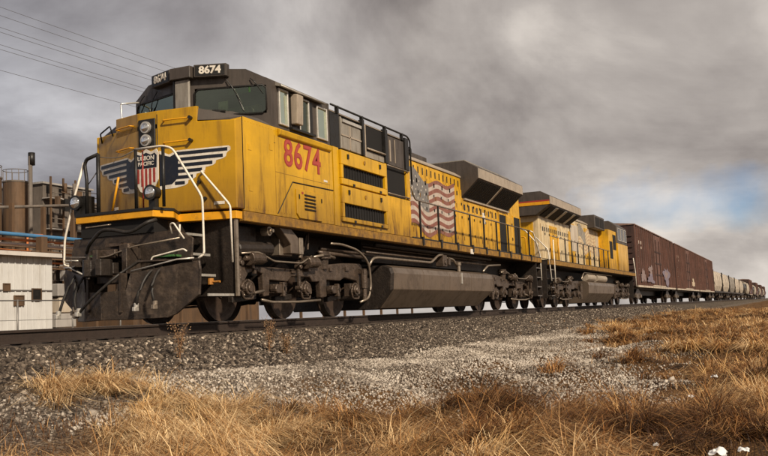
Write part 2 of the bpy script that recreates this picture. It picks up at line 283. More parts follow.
# ================================================================== ROLLING STOCK: trucks (bogies)
def make_truck(parent, X0=0.0, mirror=False):
    """six-wheel truck; local x as in the leading truck, flipped for the trailing one"""
    t = empty('truck', (X0,0,0), parent=parent)
    if mirror: t.scale = (-1,1,1)
    ax = [1.77, 3.88, 6.0]
    for x in ax:
        mb = MB()
        for s in (-1, 1):
            prof = [(0.0,.09),(0.12,.09),(0.12,.075),(0.40,.06),(0.46,.07),(0.535,.07)]
            n = 36
            y0 = s*0.72
            # tread, flange, outer face with a dished web
            rings = [(0.14, y0-s*-0.03), (0.14, y0-s*0.0), (0.40, y0+s*0.035-s*0.05), (0.46, y0), (0.535, y0), (0.535, y0-s*0.10), (0.565, y0-s*0.115), (0.565, y0-s*0.14), (0.14, y0-s*0.14)]
            vs = []; fs = []
            for (r, y) in rings:
                for k in range(n):
                    a = 2*math.pi*k/n; vs.append((x+r*math.cos(a), y, 0.535+r*math.sin(a)))
            for i in range(len(rings)-1):
                for k in range(n): fs.append((i*n+k, i*n+(k+1)%n, (i+1)*n+(k+1)%n, (i+1)*n+k))
            fs.append(tuple(range(n)))
            mb.mi = 0; mb.add(vs, fs)
            mm = mb.m; 
            base = len(mb.m)-len(fs)
            for i in range(base+4*n, base+5*n): mb.m[i] = 1
        mb.mi = 0; mb.cyl((x,-1.0,.535),(x,1.0,.535),0.09,12)
        mb.build('wheelset', ['wheel','tread'], t)
    fr = [(1.55,.97),(2.0,.93),(2.84,.93),(3.4,.91),(3.96,.96),(4.35,.99),(5.0,1.06),(5.55,1.10),(6.38,1.12),(6.52,1.02),(6.52,.62),(6.40,.56),(6.28,.60),(6.20,.74),(5.6,.80),(5.40,.73),
          (4.80,.74),(4.78,.40),(4.54,.38),(4.50,.70),(4.21,.69),(4.10,.78),(3.40,.78),(3.24,.68),(2.60,.70),(2.58,.42),(2.40,.40),(2.37,.80),(2.15,.86),(1.90,.80),(1.78,.66),(1.55,.64)]
    for s in (-1, 1):
        mb = MB(); mb.prism(fr, 'y', s*1.08, s*1.20)
        mb.box(1.6,6.45, s*1.06 if s>0 else -1.22, s*1.22 if s>0 else -1.06, .93,.965) if False else None
        mb.build('side_frame', 'under', t, bev=0.018, seg=2)
    B('transom','under2',t,(2.6,3.2,-1.06,1.06,.55,.8),(4.7,5.2,-1.06,1.06,.55,.85),(1.5,1.65,-1.06,1.06,.7,.9),(6.3,6.45,-1.06,1.06,.6,.95),bev=.02)
    for x in (1.74, 3.76, 5.92):
        for s in (-1, 1):
            mb = MB(); y0, y1 = s*1.10, s*1.26
            mb.box(x-.17,x+.17,min(y0,y1),max(y0,y1),.40,.68)
            mb.cyl((x,s*1.24,.54),(x,s*1.33,.54),.115,14); mb.cyl((x,s*1.32,.54),(x,s*1.36,.54),.07,10)
            for dx, dz in ((-.11,-.09),(.11,-.09),(-.11,.1),(.11,.1)): mb.cyl((x+dx,s*1.25,.54+dz),(x+dx,s*1.285,.54+dz),.022,6)
            mb.build('axle_box', 'under', t, bev=0.012)
            mb = MB(); mb.tube(fillet([(x-.02,s*1.28,.68),(x-.16,s*1.29,.62),(x-.20,s*1.29,.50),(x-.14,s*1.29,.36),(x+.14,s*1.29,.36),(x+.20,s*1.29,.50),(x+.16,s*1.29,.62),(x+.02,s*1.28,.68)],.05,3),.022,6)
            mb.build('box_yoke', 'under', t, smooth=True)
    for x in (2.62, 4.80):                     # pedestal link next to each box
        for s in (-1, 1):
            mb = MB(); mb.box(x,x+.42,min(s*1.16,s*1.27),max(s*1.16,s*1.27),.46,.62); mb.cyl((x+.06,s*1.2,.54),(x+.06,s*1.33,.54),.085,12)
            mb.cyl((x+.36,s*1.2,.54),(x+.36,s*1.30,.54),.06,10); mb.box(x+.30,x+.36,min(s*1.2,s*1.3),max(s*1.2,s*1.3),.40,.66)
            mb.build('traction_link', 'under', t, bev=0.01)
            mb = MB()
            for k in range(7):
                z = .42+.035*k
                mb.cyl((x+.56,s*1.13,z),(x+.56,s*1.13,z+.02),.075,10)
            mb.build('coil_spring', 'under2', t)
    for x in (1.86, 3.86):
        for s in (-1, 1):
            mb = MB(); mb.cyl((x,s*1.30,1.05),(x+.34,s*1.30,1.06),.105,16); mb.cyl((x-.10,s*1.30,1.045),(x,s*1.30,1.05),.125,16); mb.cyl((x-.22,s*1.30,1.045),(x-.1,s*1.30,1.045),.05,10)
            mb.cyl((x+.34,s*1.30,1.06),(x+.5,s*1.28,1.04),.05,10); mb.box(x+.02,x+.10,min(s*1.18,s*1.3),max(s*1.18,s*1.3),.88,1.0)
            mb.build('brake_cylinder', 'under', t, bev=0.008)
            mb = MB(); mb.box(x-.36,x-.30,min(s*1.24,s*1.30),max(s*1.24,s*1.30),.48,1.08); mb.cyl((x-.33,s*1.2,.96),(x-.33,s*1.34,.96),.05,10); mb.cyl((x-.33,s*1.2,.56),(x-.33,s*1.34,.56),.05,10)
            mb.build('brake_lever', 'under', t, bev=0.01)
    for s in (-1, 1):
        T('brake_pipe','pipe',t,[(1.5,s*1.33,1.12),(2.0,s*1.36,1.16),(2.5,s*1.36,1.02),(3.5,s*1.36,1.02),(3.9,s*1.36,1.17)],r=.018)
        T('brake_rod','pipe',t,[(2.1,s*1.33,.34),(2.5,s*1.30,.30),(3.4,s*1.30,.30),(4.3,s*1.30,.33)],r=.025,rad=.08)
        T('brake_pipe','pipe',t,[(4.2,s*1.24,1.17),(4.7,s*1.24,1.24),(5.1,s*1.24,1.19)],r=.03)
        T('guide_rod','pipe',t,[(1.62,s*1.24,.42),(2.35,s*1.22,.50)],r=.028)
    for s in (-1, 1):
        mb = MB(); mb.cyl((4.72,s*1.16,.95),(4.72,s*1.16,1.30),.10,14,.14); mb.cyl((4.72,s*1.16,1.16),(4.72,s*1.16,1.19),.17,14); mb.cyl((4.72,s*1.16,1.22),(4.72,s*1.16,1.25),.17,14)
        mb.build('bolster_spring', 'under', t)
        mb = MB(); mb.cyl((6.34,s*1.30,.32),(6.34,s*1.30,.92),.055,10); mb.cyl((6.34,s*1.30,.58),(6.34,s*1.30,.96),.075,12); mb.box(6.27,6.41,min(s*1.2,s*1.34),max(s*1.2,s*1.34),.90,1.0)
        mb.build('damper', 'under', t, smooth=False)
        for x0,x1 in ((1.55,2.3),(2.95,3.55),(5.0,5.6)):
            mb = MB(); mb.prism([(x0,.30),(x1,.36),(x1,.46),(x0+.1,.42),(x0,.40)],'y',s*1.0,s*1.1); mb.build('brake_shoe', 'under2', t, bev=0.01)
        for x0,x1,z0,z1 in ((3.35,3.50,.84,.90),(5.62,5.78,.94,1.02),(4.9,5.02,.92,.99),(2.05,2.12,.80,.9)):
            B('frame_lug','under',t,(x0,x1,min(s*1.19,s*1.23),max(s*1.19,s*1.23),z0,z1))
        mb = MB()
        for i in range(9): mb.cyl((2.2+i*.48,s*1.19,.86+.02*i),(2.2+i*.48,s*1.215,.86+.02*i),.02,6)
        mb.build('frame_bolts', 'under', t, kind='stuff')
    return t

# ================================================================== LEAD LOCOMOTIVE
def nose_pt(s, yy, z, out=0.0):
    """point on the nose's near (s=-1) or far (s=1) facet at |y| = yy"""
    ex, ey = ((1.08,1.55) if s < 0 else (1.30,1.50)); ax, ay = 0.78, 0.20
    t = Vector((ex-ax, ey-ay)); tn = t.normalized(); n = Vector((-tn.y, tn.x))
    x = ax+(yy-ay)*(ex-ax)/(ey-ay)
    return (x+n.x*out, s*(yy+n.y*out), z)
loco = empty('diesel_locomotive', (0,0,0), 'yellow lead diesel locomotive numbered 8674 with winged shield on its nose', 'locomotive', 'freight locomotives')
DZ = 1.80
# --- underframe
mb = MB(); mb.box(1.30,21.1,-1.55,-1.35,1.63,DZ); mb.build('side_sill','sill',loco,bev=0.012)
mb = MB(); mb.box(1.30,21.1,1.35,1.55,1.63,DZ); mb.build('side_sill','sill',loco,bev=0.012)
mb = MB(); mb.box(1.25,21.1,-1.35,1.35,1.66,1.79); mb.box(0.5,21.0,-.55,.55,.95,1.66); mb.box(6.9,15.6,-1.0,1.0,1.2,1.66); mb.build('underframe','under2',loco)
mb = MB(); plan = [(0.05,-.66),(.42,-.78),(.84,-.56),(1.32,-.50),(1.32,.62),(.95,.75),(.55,.98),(0.05,.90)]
mb.prism(plan,'z',1.675,1.785); mb.build('front_platform','band',loco,bev=0.008)
mb = MB(); mb.prism([(x*1.0-.012 if x<.1 else x, y*1.015) for x,y in plan],'z',1.787,1.83); mb.build('platform_deck','black',loco)
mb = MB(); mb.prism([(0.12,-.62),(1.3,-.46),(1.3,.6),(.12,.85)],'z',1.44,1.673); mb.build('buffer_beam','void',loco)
# foot of the cab front above the step wells
for s in (-1,1):
    mb = MB()
    p = [nose_pt(s,.52,1.78)[:2], nose_pt(s,1.53 if s<0 else 1.48,1.78)[:2]]
    ip = [(p[0][0]+.18,p[0][1]),(p[1][0]+.18,p[1][1])]
    mb.prism([p[0],p[1],ip[1],ip[0]],'z',1.66,1.79)
    mb.build('cab_front_sill','band',loco,bev=0.006)
# --- nose
base = [(.78,-.2),(1.08,-1.55),(1.29,-1.55),(1.29,1.50),(1.30,1.50),(.78,.2)]
def nose_solid(name, m, z0, ztop, poly, xb, zb):
    mb = MB(); 
    A = [(x,y,z0) for x,y in poly]; Bt = [(x,y,ztop(x,y)) for x,y in poly]
    mb.loft(A,Bt); return mb.build(name,m,loco,bev=0.015,seg=2)
low = [(.78,-.2),(1.08,-1.55),(1.288,-1.55),(1.288,-1.2),(2.1,-1.2),(2.1,1.2),(1.30,1.50),(.78,.2)]
nose_solid('nose','nose',1.832,lambda x,y: 3.30+ (0.05 if x<.9 else 0.0)+(.09 if x>1.2 else 0), low, 0, 0)
hi = [(.78,-.2),(.935,-.90),(1.02,-.88),(.92,-.2),(.92,.2),(1.15,.88),(1.06,.90),(.78,.2)]
mb = MB(); mb.loft([(x,y,3.25) for x,y in hi],[(x,y,3.56+.05*min(1,(x-.78)*3)) for x,y in hi]); mb.build('nose_hood','nose',loco,bev=0.010,seg=2)
# grey anti-glare deck between the nose and the windscreens, rising to the glass
mb = MB()
tp = [(.925,-.19,3.50),(1.0,-.875,3.56),(1.30,-1.545,3.39),(2.36,-1.545,3.405),(2.30,-1.35,3.56),(2.12,-.88,3.72),(1.9,-.28,3.80),(1.9,.28,3.80),(2.12,.88,3.72),(2.30,1.35,3.56),(2.36,1.49,3.405),(1.34,1.49,3.37),(1.12,.875,3.54),(.925,.19,3.50)]
n_=len(tp); vs=tp+[(x,y,3.2) for x,y,z in tp]+[(1.6,0,3.70)]
fs=[(i,(i+1)%n_,2*n_) for i in range(n_)]+[(i,i+n_,(i+1)%n_+n_,(i+1)%n_) for i in range(n_)]
mb.add(vs,fs); mb.build('nose_deck','grey',loco)
mb = MB()
for s in (-1,):
    mb.add([(.945,-.905,3.345),(1.085,-1.54,3.30),(1.29,-1.545,3.39),(1.0,-.875,3.56)],[(0,1,2,3)])
mb.build('nose_shoulder','grey',loco)
mb = MB(); mb.add([(1.07,.905,3.345),(1.30,1.49,3.30),(1.34,1.49,3.37),(1.12,.875,3.54)],[(0,1,2,3)]); mb.build('nose_shoulder','grey',loco)
B('headlight_panel','black',loco,(.755,.80,-.175,.175,2.93,3.44),bev=0.01)
for z in (3.295,3.075):
    mb = MB(); mb.tube([(.765,0,z),(.715,0,z)],[.10,.10],20); hl = mb.build('headlight','alu',loco,smooth=False)
    mb = MB(); mb.tube([(.72,0,z),(.705,0,z),(.695,0,z)],[.08,.07,.02],20); mb.build('lens','lens',hl,smooth=True)
# nose grab irons
for s in (-1,1):
    for (z) in (3.37,2.99):
        a = nose_pt(s,.33,z,.07); b = nose_pt(s,.80,z+.015,.07); a0 = nose_pt(s,.33,z,0); b0 = nose_pt(s,.80,z+.015,0)
        T('grab_iron','band',loco,[a0,a,b,b0],r=.013,rad=.03)
        if s<0:
            mb = MB(); c = nose_pt(s,.80,z+.015,.02); mb.cyl(nose_pt(s,.80,z+.015,0),nose_pt(s,.80,z+.015,.09),.03,8); mb.build('grab_bracket','black',loco)
for yy,z in ((1.02,2.02),(.92,2.30),):
    mb = MB(); mb.cyl(nose_pt(-1,yy,z,0),nose_pt(-1,yy,z,.05),.028,8); mb.build('nose_stud','black',loco)
T('grab_iron','black',loco,[nose_pt(1,1.0,3.32,0),nose_pt(1,1.02,3.50,.05),nose_pt(1,1.35,3.42,.05),nose_pt(1,1.38,3.26,0)],r=.014,rad=.03)
# nose side doors / seams
T('nose_seam','black',loco,[nose_pt(-1,.205,3.5,.002),nose_pt(-1,.205,1.9,.002)],r=.006)
# small reporting marks
B('data_plate','wdec',loco,(1.02-.03,1.02,-1.40,-1.30,1.935,1.97)) if False else None
def facet_quad(mb, s, y0, y1, z0, z1, out, th=.004, skew=0):
    A = [nose_pt(s,y0,z0,out),nose_pt(s,y1,z0+skew,out),nose_pt(s,y1,z1+skew,out),nose_pt(s,y0,z1,out)]
    Bq = [nose_pt(s,y0,z0,out-th),nose_pt(s,y1,z0+skew,out-th),nose_pt(s,y1,z1+skew,out-th),nose_pt(s,y0,z1,out-th)]
    mb.loft(Bq,A)
mb = MB(); facet_quad(mb,-1,1.16,1.34,1.91,1.96,.006); mb.build('data_plate','wdec',loco)
mb = MB(); facet_quad(mb,1,.86,.98,2.0,2.05,.006); mb.build('data_plate','wdec',loco)
# winged shield
for s in (-1,1):
    rows = [(2.805,1.46),(2.705,1.38),(2.605,1.20),(2.505,1.02),(2.405,.86),(2.31,.72)]
    h = .098
    out = [(.235,2.88),(.40,2.80),(.55,2.86)]+[(rows[0][1]-.03,2.872),(rows[0][1],2.85)]
    for i,(z,e) in enumerate(rows):
        zb = z-h*.5+.012*(e-.5)
        if i: out += [(e+.012,z+h*.40+.0)]
        out += [(e,zb+.03),(e-.05,zb)]
    out += [(.50,2.23),(.235,2.22)]
    mb = MB(); A = [nose_pt(s,y,z,.004) for y,z in out]; A0 = [nose_pt(s,y,z,.0) for y,z in out]; mb.loft(A0,A)
    w = mb.build('wing_emblem','wdec',loco)
    for i,(z,e) in enumerate(rows):
        mb = MB(); facet_quad(mb,s,.50,e-.05,z-.030,z+.026,.008,.003,skew=.016*(e-.5))
        mb.build('wing_feather','navy',w)
    mb = MB(); pl = [(.235,2.82),(.42,2.76),(.56,2.83),(.56,2.40),(.45,2.30),(.235,2.28)]
    mb.loft([nose_pt(s,y,z,.005) for y,z in pl],[nose_pt(s,y,z,.0085) for y,z in pl]); mb.build('wing_root','navy',w)
SX = .735
def shield_pts(k, top, y0=0.0):
    return [(-.235*k,top-.02),(-.20*k,top+.035*k),(-.10*k,top),(0,top+.05*k),(.10*k,top),(.20*k,top+.035*k),(.235*k,top-.02),(.225*k,top-.45*k),(.12*k,top-.62*k),(0,top-.68*k),(-.12*k,top-.62*k),(-.225*k,top-.45*k)]
mb = MB(); mb.prism(shield_pts(1.06,2.87),'x',SX+.02,SX); sh = mb.build('shield_emblem','wdec',loco)
mb = MB(); mb.prism([(y,z) for y,z in shield_pts(.98,2.845) if z > 2.5]+[(.225,2.60),(-.225,2.60)][:0] or [],'x',SX-.001,SX-.004) if False else None
mb = MB(); mb.prism([(-.215,2.60),(-.222,2.80),(-.18,2.845),(-.10,2.82),(0,2.865),(.10,2.82),(.18,2.845),(.222,2.80),(.215,2.60)],'x',SX-.001,SX-.005); mb.build('shield_field','navy',sh)
for i,yy in enumerate((-.165,-.083,0,.083,.165)):
    b = 2.245+abs(yy)*.65
    B('shield_stripe','redd',sh,(SX-.005,SX-.001,yy-.021,yy+.021,b,2.59))
o = text('shield_lettering','UNION',.105,'wdec',sh,(SX-.007,0,2.765),(0,-1,0),(0,0,1),.002,.002)
o = text('shield_lettering','PACIFIC',.092,'wdec',sh,(SX-.007,0,2.672),(0,-1,0),(0,0,1),.002,.002)
# --- cab
yfl = lambda y: 1.80+.36*abs(y)
sec = [(-1.5,3.40),(-1.5,4.26),(-1.08,4.48),(0,4.55),(1.08,4.48),(1.5,4.26),(1.5,3.40)]
front = [(yfl(y),y,z) for y,z in sec]+[(1.8,0,3.40)]
rear = [(4.58,y,z) for y,z in sec]+[(4.58,0,3.40)]
def holed(mb, P, us, vs_, holes):
    """quads over the grid us x vs_ mapped by P, leaving out the hole rectangles"""
    for a in range(len(us)-1):
        for b in range(len(vs_)-1):
            uc,vc = (us[a]+us[a+1])/2,(vs_[b]+vs_[b+1])/2
            if any(h[0]<uc<h[1] and h[2]<vc<h[3] for h in holes): continue
            mb.add([P(us[a],vs_[b]),P(us[a+1],vs_[b]),P(us[a+1],vs_[b+1]),P(us[a],vs_[b+1])],[(0,1,2,3)])
def shell(s):
    F = lambda yy,z: (1.8+.36*yy, s*yy, z)
    holed(mb,F,[0,.20,1.42,1.5],[3.40,3.66,4.17,4.26],[(.20,1.42,3.66,4.17)])
    mb.add([F(0,4.26),F(1.5,4.26),F(1.08,4.48),F(0,4.55)],[(0,1,2,3)])
    SD = lambda x,z: (x, s*1.5, z)
    holes = [(2.60,2.86,3.52,4.12),(3.34,3.66,3.50,4.10),(4.04,4.40,3.50,4.08)]
    holed(mb,SD,[2.34,2.60,2.86,3.34,3.66,4.04,4.40,4.58],[3.40,3.50,3.52,4.08,4.10,4.12,4.26],holes)
    for a,b in (((1.5,4.26),(1.08,4.48)),((1.08,4.48),(0,4.55))):
        mb.add([(1.8+.36*a[0],s*a[0],a[1]),(4.58,s*a[0],a[1]),(4.58,s*b[0],b[1]),(1.8+.36*b[0],s*b[0],b[1])],[(0,1,2,3)])
mb = MB(); shell(-1); shell(1)
mb.add([(4.58,y,z) for y,z in sec],[tuple(range(7))])
cab = mb.build('cab','grey',loco)
for side_ in (-1,1):     # seats and control stand seen through the glass
    st_ = B('crew_seat','void',cab,(3.1,3.6,side_*.95-.25,side_*.95+.25,3.41,3.62)); B('seat_back','tank',st_,(3.55,3.66,side_*.95-.24,side_*.95+.24,3.62,4.02),bev=.03)
B('control_stand','lgrey',cab,(2.35,2.75,-1.0,-.45,3.41,3.86),bev=.03); B('desk_screen','white',cab,(2.28,2.30,-.62,-.42,3.80,3.98)); B('sun_visor','green',cab,(2.2,2.22,-1.15,-.70,4.05,4.16))
B('inner_wall','whpipe',cab,(4.45,4.5,-1.4,1.4,3.41,4.2)); B('inner_wall','pale2',cab,(2.9,3.0,-.9,-.5,3.5,4.0))
for s in (-1,1):
    mb = MB(); y = s*1.55
    mb.box(1.302,4.55,min(y,s*1.48),max(y,s*1.48),1.802,3.395); mb.build('cab_side','yellow',loco,bev=0.008)
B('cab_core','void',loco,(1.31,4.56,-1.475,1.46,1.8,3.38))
def cabf(s, yy, z, out=0):
    t = Vector((.36,1)).normalized(); nrm = Vector((-t.y,t.x)); x = 1.8+.36*yy
    return (x+nrm.x*out, s*(yy+nrm.y*out), z)
def cabquad(mb, s, y0,y1,z0,z1,o0,o1):
    mb.loft([cabf(s,y0,z0,o0),cabf(s,y1,z0,o0),cabf(s,y1,z1,o0),cabf(s,y0,z1,o0)],[cabf(s,y0,z0,o1),cabf(s,y1,z0,o1),cabf(s,y1,z1,o1),cabf(s,y0,z1,o1)])
for s in (-1,1):
    mb = MB(); wp = [(.26,3.66),(1.36,3.66),(1.42,3.72),(1.42,4.11),(1.36,4.17),(.26,4.15),(.20,4.09),(.20,3.72)]
    mb.add([cabf(s,y,z,.004) for y,z in wp],[tuple(range(8))]); ws = mb.build('windscreen','cabglass',cab)
    mb = MB(); mb.tube([cabf(s,y,z,.015) for y,z in wp+wp[:1]],.017,6,False); mb.build('gasket','black',ws,smooth=True)
    mb = MB(); mb.tube(fillet([cabf(s,.75,4.30,.03),cabf(s,.86,4.14,.06),cabf(s,1.0,3.85,.03)],.05),.010,5); mb.tube([cabf(s,.92,4.02,.03),cabf(s,1.03,3.72,.03)],.014,5); mb.build('wiper','black',ws)
    mb = MB(); mb.tube(fillet([cabf(s,1.16,4.30,.03),cabf(s,1.24,4.22,.06),cabf(s,1.36,4.02,.03)],.05),.010,5); mb.build('wiper','black',ws)
    if s < 0:
        mb = MB(); mb.tube([cabf(s,.62,3.70,.10),cabf(s,.62,3.52,.10)],.06,8); mb.tube([cabf(s,.52,3.72,.11),cabf(s,.74,3.70,.11)],.03,6); mb.build('horn','black',cab)
        mb = MB(); mb.cyl(cabf(s,.30,3.60,.12),cabf(s,.30,3.74,.12),.05,8); mb.box(1.86,1.94,-.42,-.30,3.55,3.72); mb.build('antenna_box','black',cab)
# number boards
for s in (-1,1):
    mb = MB(); A = [cabf(s,.24,4.34,-.02),cabf(s,.80,4.34,-.02),cabf(s,.80,4.585,-.02),cabf(s,.24,4.585,-.02)]; Bq = [cabf(s,.22,4.345,.13),cabf(s,.78,4.345,.13),cabf(s,.78,4.575,.13),cabf(s,.22,4.575,.13)]
    mb.loft(A,Bq); nb = mb.build('number_board','grey',cab,bev=.01)
    mb = MB(); mb.loft([cabf(s,.25,4.37,.129),cabf(s,.75,4.37,.129),cabf(s,.75,4.555,.129),cabf(s,.25,4.555,.129)],[cabf(s,.25,4.37,.136),cabf(s,.75,4.37,.136),cabf(s,.75,4.555,.136),cabf(s,.25,4.555,.136)]); mb.build('board_panel','black',nb)
    c = cabf(s,.50,4.462,.139); d = Vector((.36*1,s*1,0)).normalized()*(1 if s<0 else -1)
    o = text('board_numerals','8674',.185,'wdec',nb,c,d,(0,0,1),.006,.007,sx=1.08)
    if s < 0: pass
mb = MB(); mb.loft([(1.70,-.22,4.345),(1.70,.22,4.345),(1.70,.22,4.56),(1.70,-.22,4.56)],[(1.95,-.24,4.34),(1.95,.24,4.34),(1.95,.24,4.57),(1.95,-.24,4.57)]); mb.build('number_board_valance','grey',cab,bev=.01)
mb = MB(); mb.box(1.755,1.81,-.16,.16,3.60,4.34); mb.build('cab_centre_post','lgrey',cab,bev=.02)
B('seam_strip','black',cab,(1.77,1.80,.17,.20,3.6,4.34))
# far side mirror bracket and roof rail
T('mirror_bracket','alu',cab,[(2.1,1.2,3.75),(2.0,1.55,3.8),(2.05,1.62,4.18),(2.3,1.40,4.22)],r=.018,rad=.04)
# dark sunshade recess under the far number board
# cab side windows
def win(x0,x1,z0,z1,name='cab_window',frame='alu'):
    w = MB().add([(x0,-1.506,z0),(x1,-1.506,z0),(x1,-1.506,z1),(x0,-1.506,z1)],[(0,1,2,3)]).build(name,'cabside',cab)
    mb = MB(); t=.035
    mb.box(x0-t,x0,-1.54,-1.5,z0-t,z1+t); mb.box(x1,x1+t,-1.54,-1.5,z0-t,z1+t); mb.box(x0,x1,-1.54,-1.5,z0-t,z0); mb.box(x0,x1,-1.54,-1.5,z1,z1+t)
    mb.build('window_frame',frame,w,bev=.005); return w
win(2.60,2.86,3.52,4.12); w = win(3.34,3.66,3.50,4.10); win(4.04,4.40,3.50,4.08)
B('window_mullion','black',w,(3.70,3.82,-1.53,-1.502,3.47,4.13))
B('window_recess','black',cab,(2.92,3.02,-1.505,-1.50,3.47,4.15))
mb = MB(); mb.prism([(-1.50,3.56),(-1.64,3.56),(-1.66,4.12),(-1.50,4.14)],'x',3.02,3.25); mb.build('wind_deflector','tan',cab,bev=.02,seg=2)
mb = MB(); mb.prism([(-1.49,4.19),(-1.60,4.16),(-1.62,4.185),(-1.30,4.37),(-1.27,4.35)],'x',2.50,4.24); mb.build('awning','lgrey',cab)
mb = MB(); mb.tube([(2.5,-1.61,4.175),(4.24,-1.61,4.175)],.018,6); mb.build('awning_rail','alu',cab,smooth=True)
B('arm_rest','black',cab,(2.95,3.85,-1.58,-1.50,3.455,3.495))
mb = MB(); mb.prism([(-1.552,3.24),(-1.60,3.27),(-1.62,3.36),(-1.552,3.385)],'x',2.43,4.45); mb.build('window_ledge','yellow',loco,bev=.01)
B('cab_door_seam','black',loco,(1.292,1.300,-1.552,-1.47,1.84,3.39))
# running number on the cab side
o = text('side_numerals','8674',.70,'redd',loco,(3.34,-1.5535,2.965),(1,0,0),(0,0,1),.001,.016,sx=.97,space=1.06)
o = text('side_numerals_face','8674',.70,'redp',loco,(3.34,-1.556,2.965),(1,0,0),(0,0,1),.0015,-.004,sx=.97,space=1.06)
# side seams, hatch and louvres
mb = MB(); y0,y1 = -1.560,-1.545
mb.tube([(2.36,-1.553,1.84),(2.92,-1.553,2.47),(4.54,-1.553,2.49)],.012,5); mb.build('door_moulding','black',loco)
B('panel_seam','sill',loco,(2.32,2.326,-1.553,-1.545,1.84,3.24),(2.33,4.42,-1.553,-1.545,2.585,2.591))
mb = MB(); mb.prism([(3.02,1.90),(3.12,1.82),(3.98,1.82),(4.06,1.90),(4.06,2.36),(3.02,2.36)],'y',-1.578,-1.545); h = mb.build('battery_hatch','yellow',loco,bev=.008)
for k in range(5): 
    mb = MB(); z = 1.99+.066*k; mb.prism([(-1.579,z),(-1.60,z+.008),(-1.579,z+.034)],'x',3.30,3.72); mb.build('louvre','black',h)
for x in (3.10,3.97): B('hatch_latch','black',h,(x-.012,x+.012,-1.592,-1.578,2.18,2.26))
mb = MB(); mb.box(2.30,2.345,-1.553,-1.545,3.1,3.11); mb.build('seam_mark','black',loco)
for x,z in ((1.5,2.9),(1.5,2.2),(2.2,3.0)): B('rivet_plate','yellow',loco,(x-.05,x+.05,-1.556,-1.549,z-.05,z+.05))
B('warning_label','wdec',loco,(4.15,4.30,-1.556,-1.5505,2.62,2.66)); B('warning_label','redd',loco,(3.2,3.26,-1.584,-1.5785,2.28,2.32))
T('cab_grab_iron','band',loco,[(1.42,-1.55,2.0),(1.42,-1.60,2.02),(1.42,-1.60,3.1),(1.42,-1.55,3.12)],r=.011,rad=.02) if False else None
mb = MB()
for i in range(34):
    for z in (1.87,3.33): mb.cyl((1.38+i*.094,-1.55,z),(1.38+i*.094,-1.555,z),.009,6)
mb.build('rivets','yellow',loco,kind='stuff')
# --- electrical cabinet behind the cab
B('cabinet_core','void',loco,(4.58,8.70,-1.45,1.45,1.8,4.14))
B('cabinet_wall','yellow',loco,(4.60,4.84,-1.55,-1.46,1.802,3.40),(4.84,7.22,-1.55,-1.46,1.802,1.90),(4.84,7.22,-1.55,-1.46,2.635,2.655),bev=.004)
B('cabinet_wall','yellow',loco,(4.60,8.64,1.46,1.55,1.802,4.1))
def grille(z0,z1,oz0,oz1,dz):
    mb = MB(); x0,x1,ox0,ox1 = 4.86,7.13,4.95,7.04; y0,y1=-1.60,-1.50
    mb.box(x0,x1,y0,y1,oz1,z1); mb.box(x0,x1,y0,y1,z0,oz0); mb.box(x0,ox0,y0,y1,oz0,oz1); mb.box(ox1,x1,y0,y1,oz0,oz1)
    g = mb.build('grille_frame','yellow',loco,bev=.012,seg=2)
    B('mesh_screen','void',g,(ox0,ox1,-1.535,-1.53,oz0,oz1))
    for k in range(1,16):
        x = ox0+(ox1-ox0)*k/16; B('screen_bar','black',g,(x-.006,x+.006,-1.552,-1.536,oz0,oz1))
    for x in (5.15,6.75): B('latch','black',g,(x-.03,x+.03,-1.625,-1.60,z1-.16,z1-.07))
    mb = MB(); mb.cyl((5.95,-1.60,z1-.14),(5.95,-1.615,z1-.14),.045,12); mb.build('lock_boss','sill',g)
    for x in (5.4,6.75): B('foot_latch','black',g,(x-.04,x+.04,-1.615,-1.60,z0-.005,z0+.05))
grille(2.66,3.37,2.79,3.07,0); grille(1.90,2.63,1.99,2.28,0)
B('cabinet_panel','yellow2',loco,(7.26,8.62,-1.55,-1.46,1.802,2.68),bev=.01)
B('cabinet_post','yellow',loco,(7.14,7.25,-1.555,-1.46,1.802,3.40),bev=.004)
B('blower_screen','void',loco,(7.27,8.42,-1.50,-1.46,2.70,3.38))
T('screen_rail','pipe',loco,[(7.25,-1.57,3.37),(8.5,-1.57,3.37)],[(7.25,-1.57,2.73),(8.5,-1.57,2.73)],r=.018)
B('cabinet_post','yellow2',loco,(8.44,8.64,-1.55,-1.46,2.70,3.40),bev=.006)
# upper gallery
B('gallery_post','black',loco,(4.60,5.02,-1.50,-1.46,3.42,4.13)); B('gallery_post','black',loco,(6.03,6.12,-1.56,-1.46,3.42,4.2)); B('gallery_post','tan',loco,(6.13,6.22,-1.54,-1.46,3.42,4.13)); B('gallery_post','black',loco,(7.22,7.36,-1.56,-1.46,3.42,4.2)); B('gallery_post','black',loco,(8.44,8.66,-1.54,-1.46,3.42,4.2))
mb = MB(); mb.prism([(5.06,3.43),(6.0,3.43),(6.0,3.98),(5.2,4.02),(5.06,4.10)],'y',-1.52,-1.46); g = mb.build('resistor_panel','lgrey',loco,bev=.01)
B('panel_rib','tan',g,(5.06,6.0,-1.535,-1.52,3.70,3.73),(5.45,5.48,-1.535,-1.52,3.45,3.95)); B('panel_cap','alu',g,(5.1,6.0,-1.55,-1.50,3.985,4.05))
B('resistor_opening','void',loco,(6.24,7.2,-1.48,-1.46,3.62,4.13))
T('opening_rail','tan',loco,[(6.24,-1.56,3.60),(7.2,-1.56,3.60)],r=.022)
B('gallery_lower_panel','lgrey',loco,(6.24,7.2,-1.52,-1.46,3.42,3.56))
B('gallery_panel','grey',loco,(7.38,8.42,-1.51,-1.46,3.42,4.10),bev=.01); B('gallery_panel_rib','tan',loco,(7.55,7.60,-1.525,-1.51,3.5,4.0),(7.85,7.875,-1.525,-1.51,3.5,4.05))
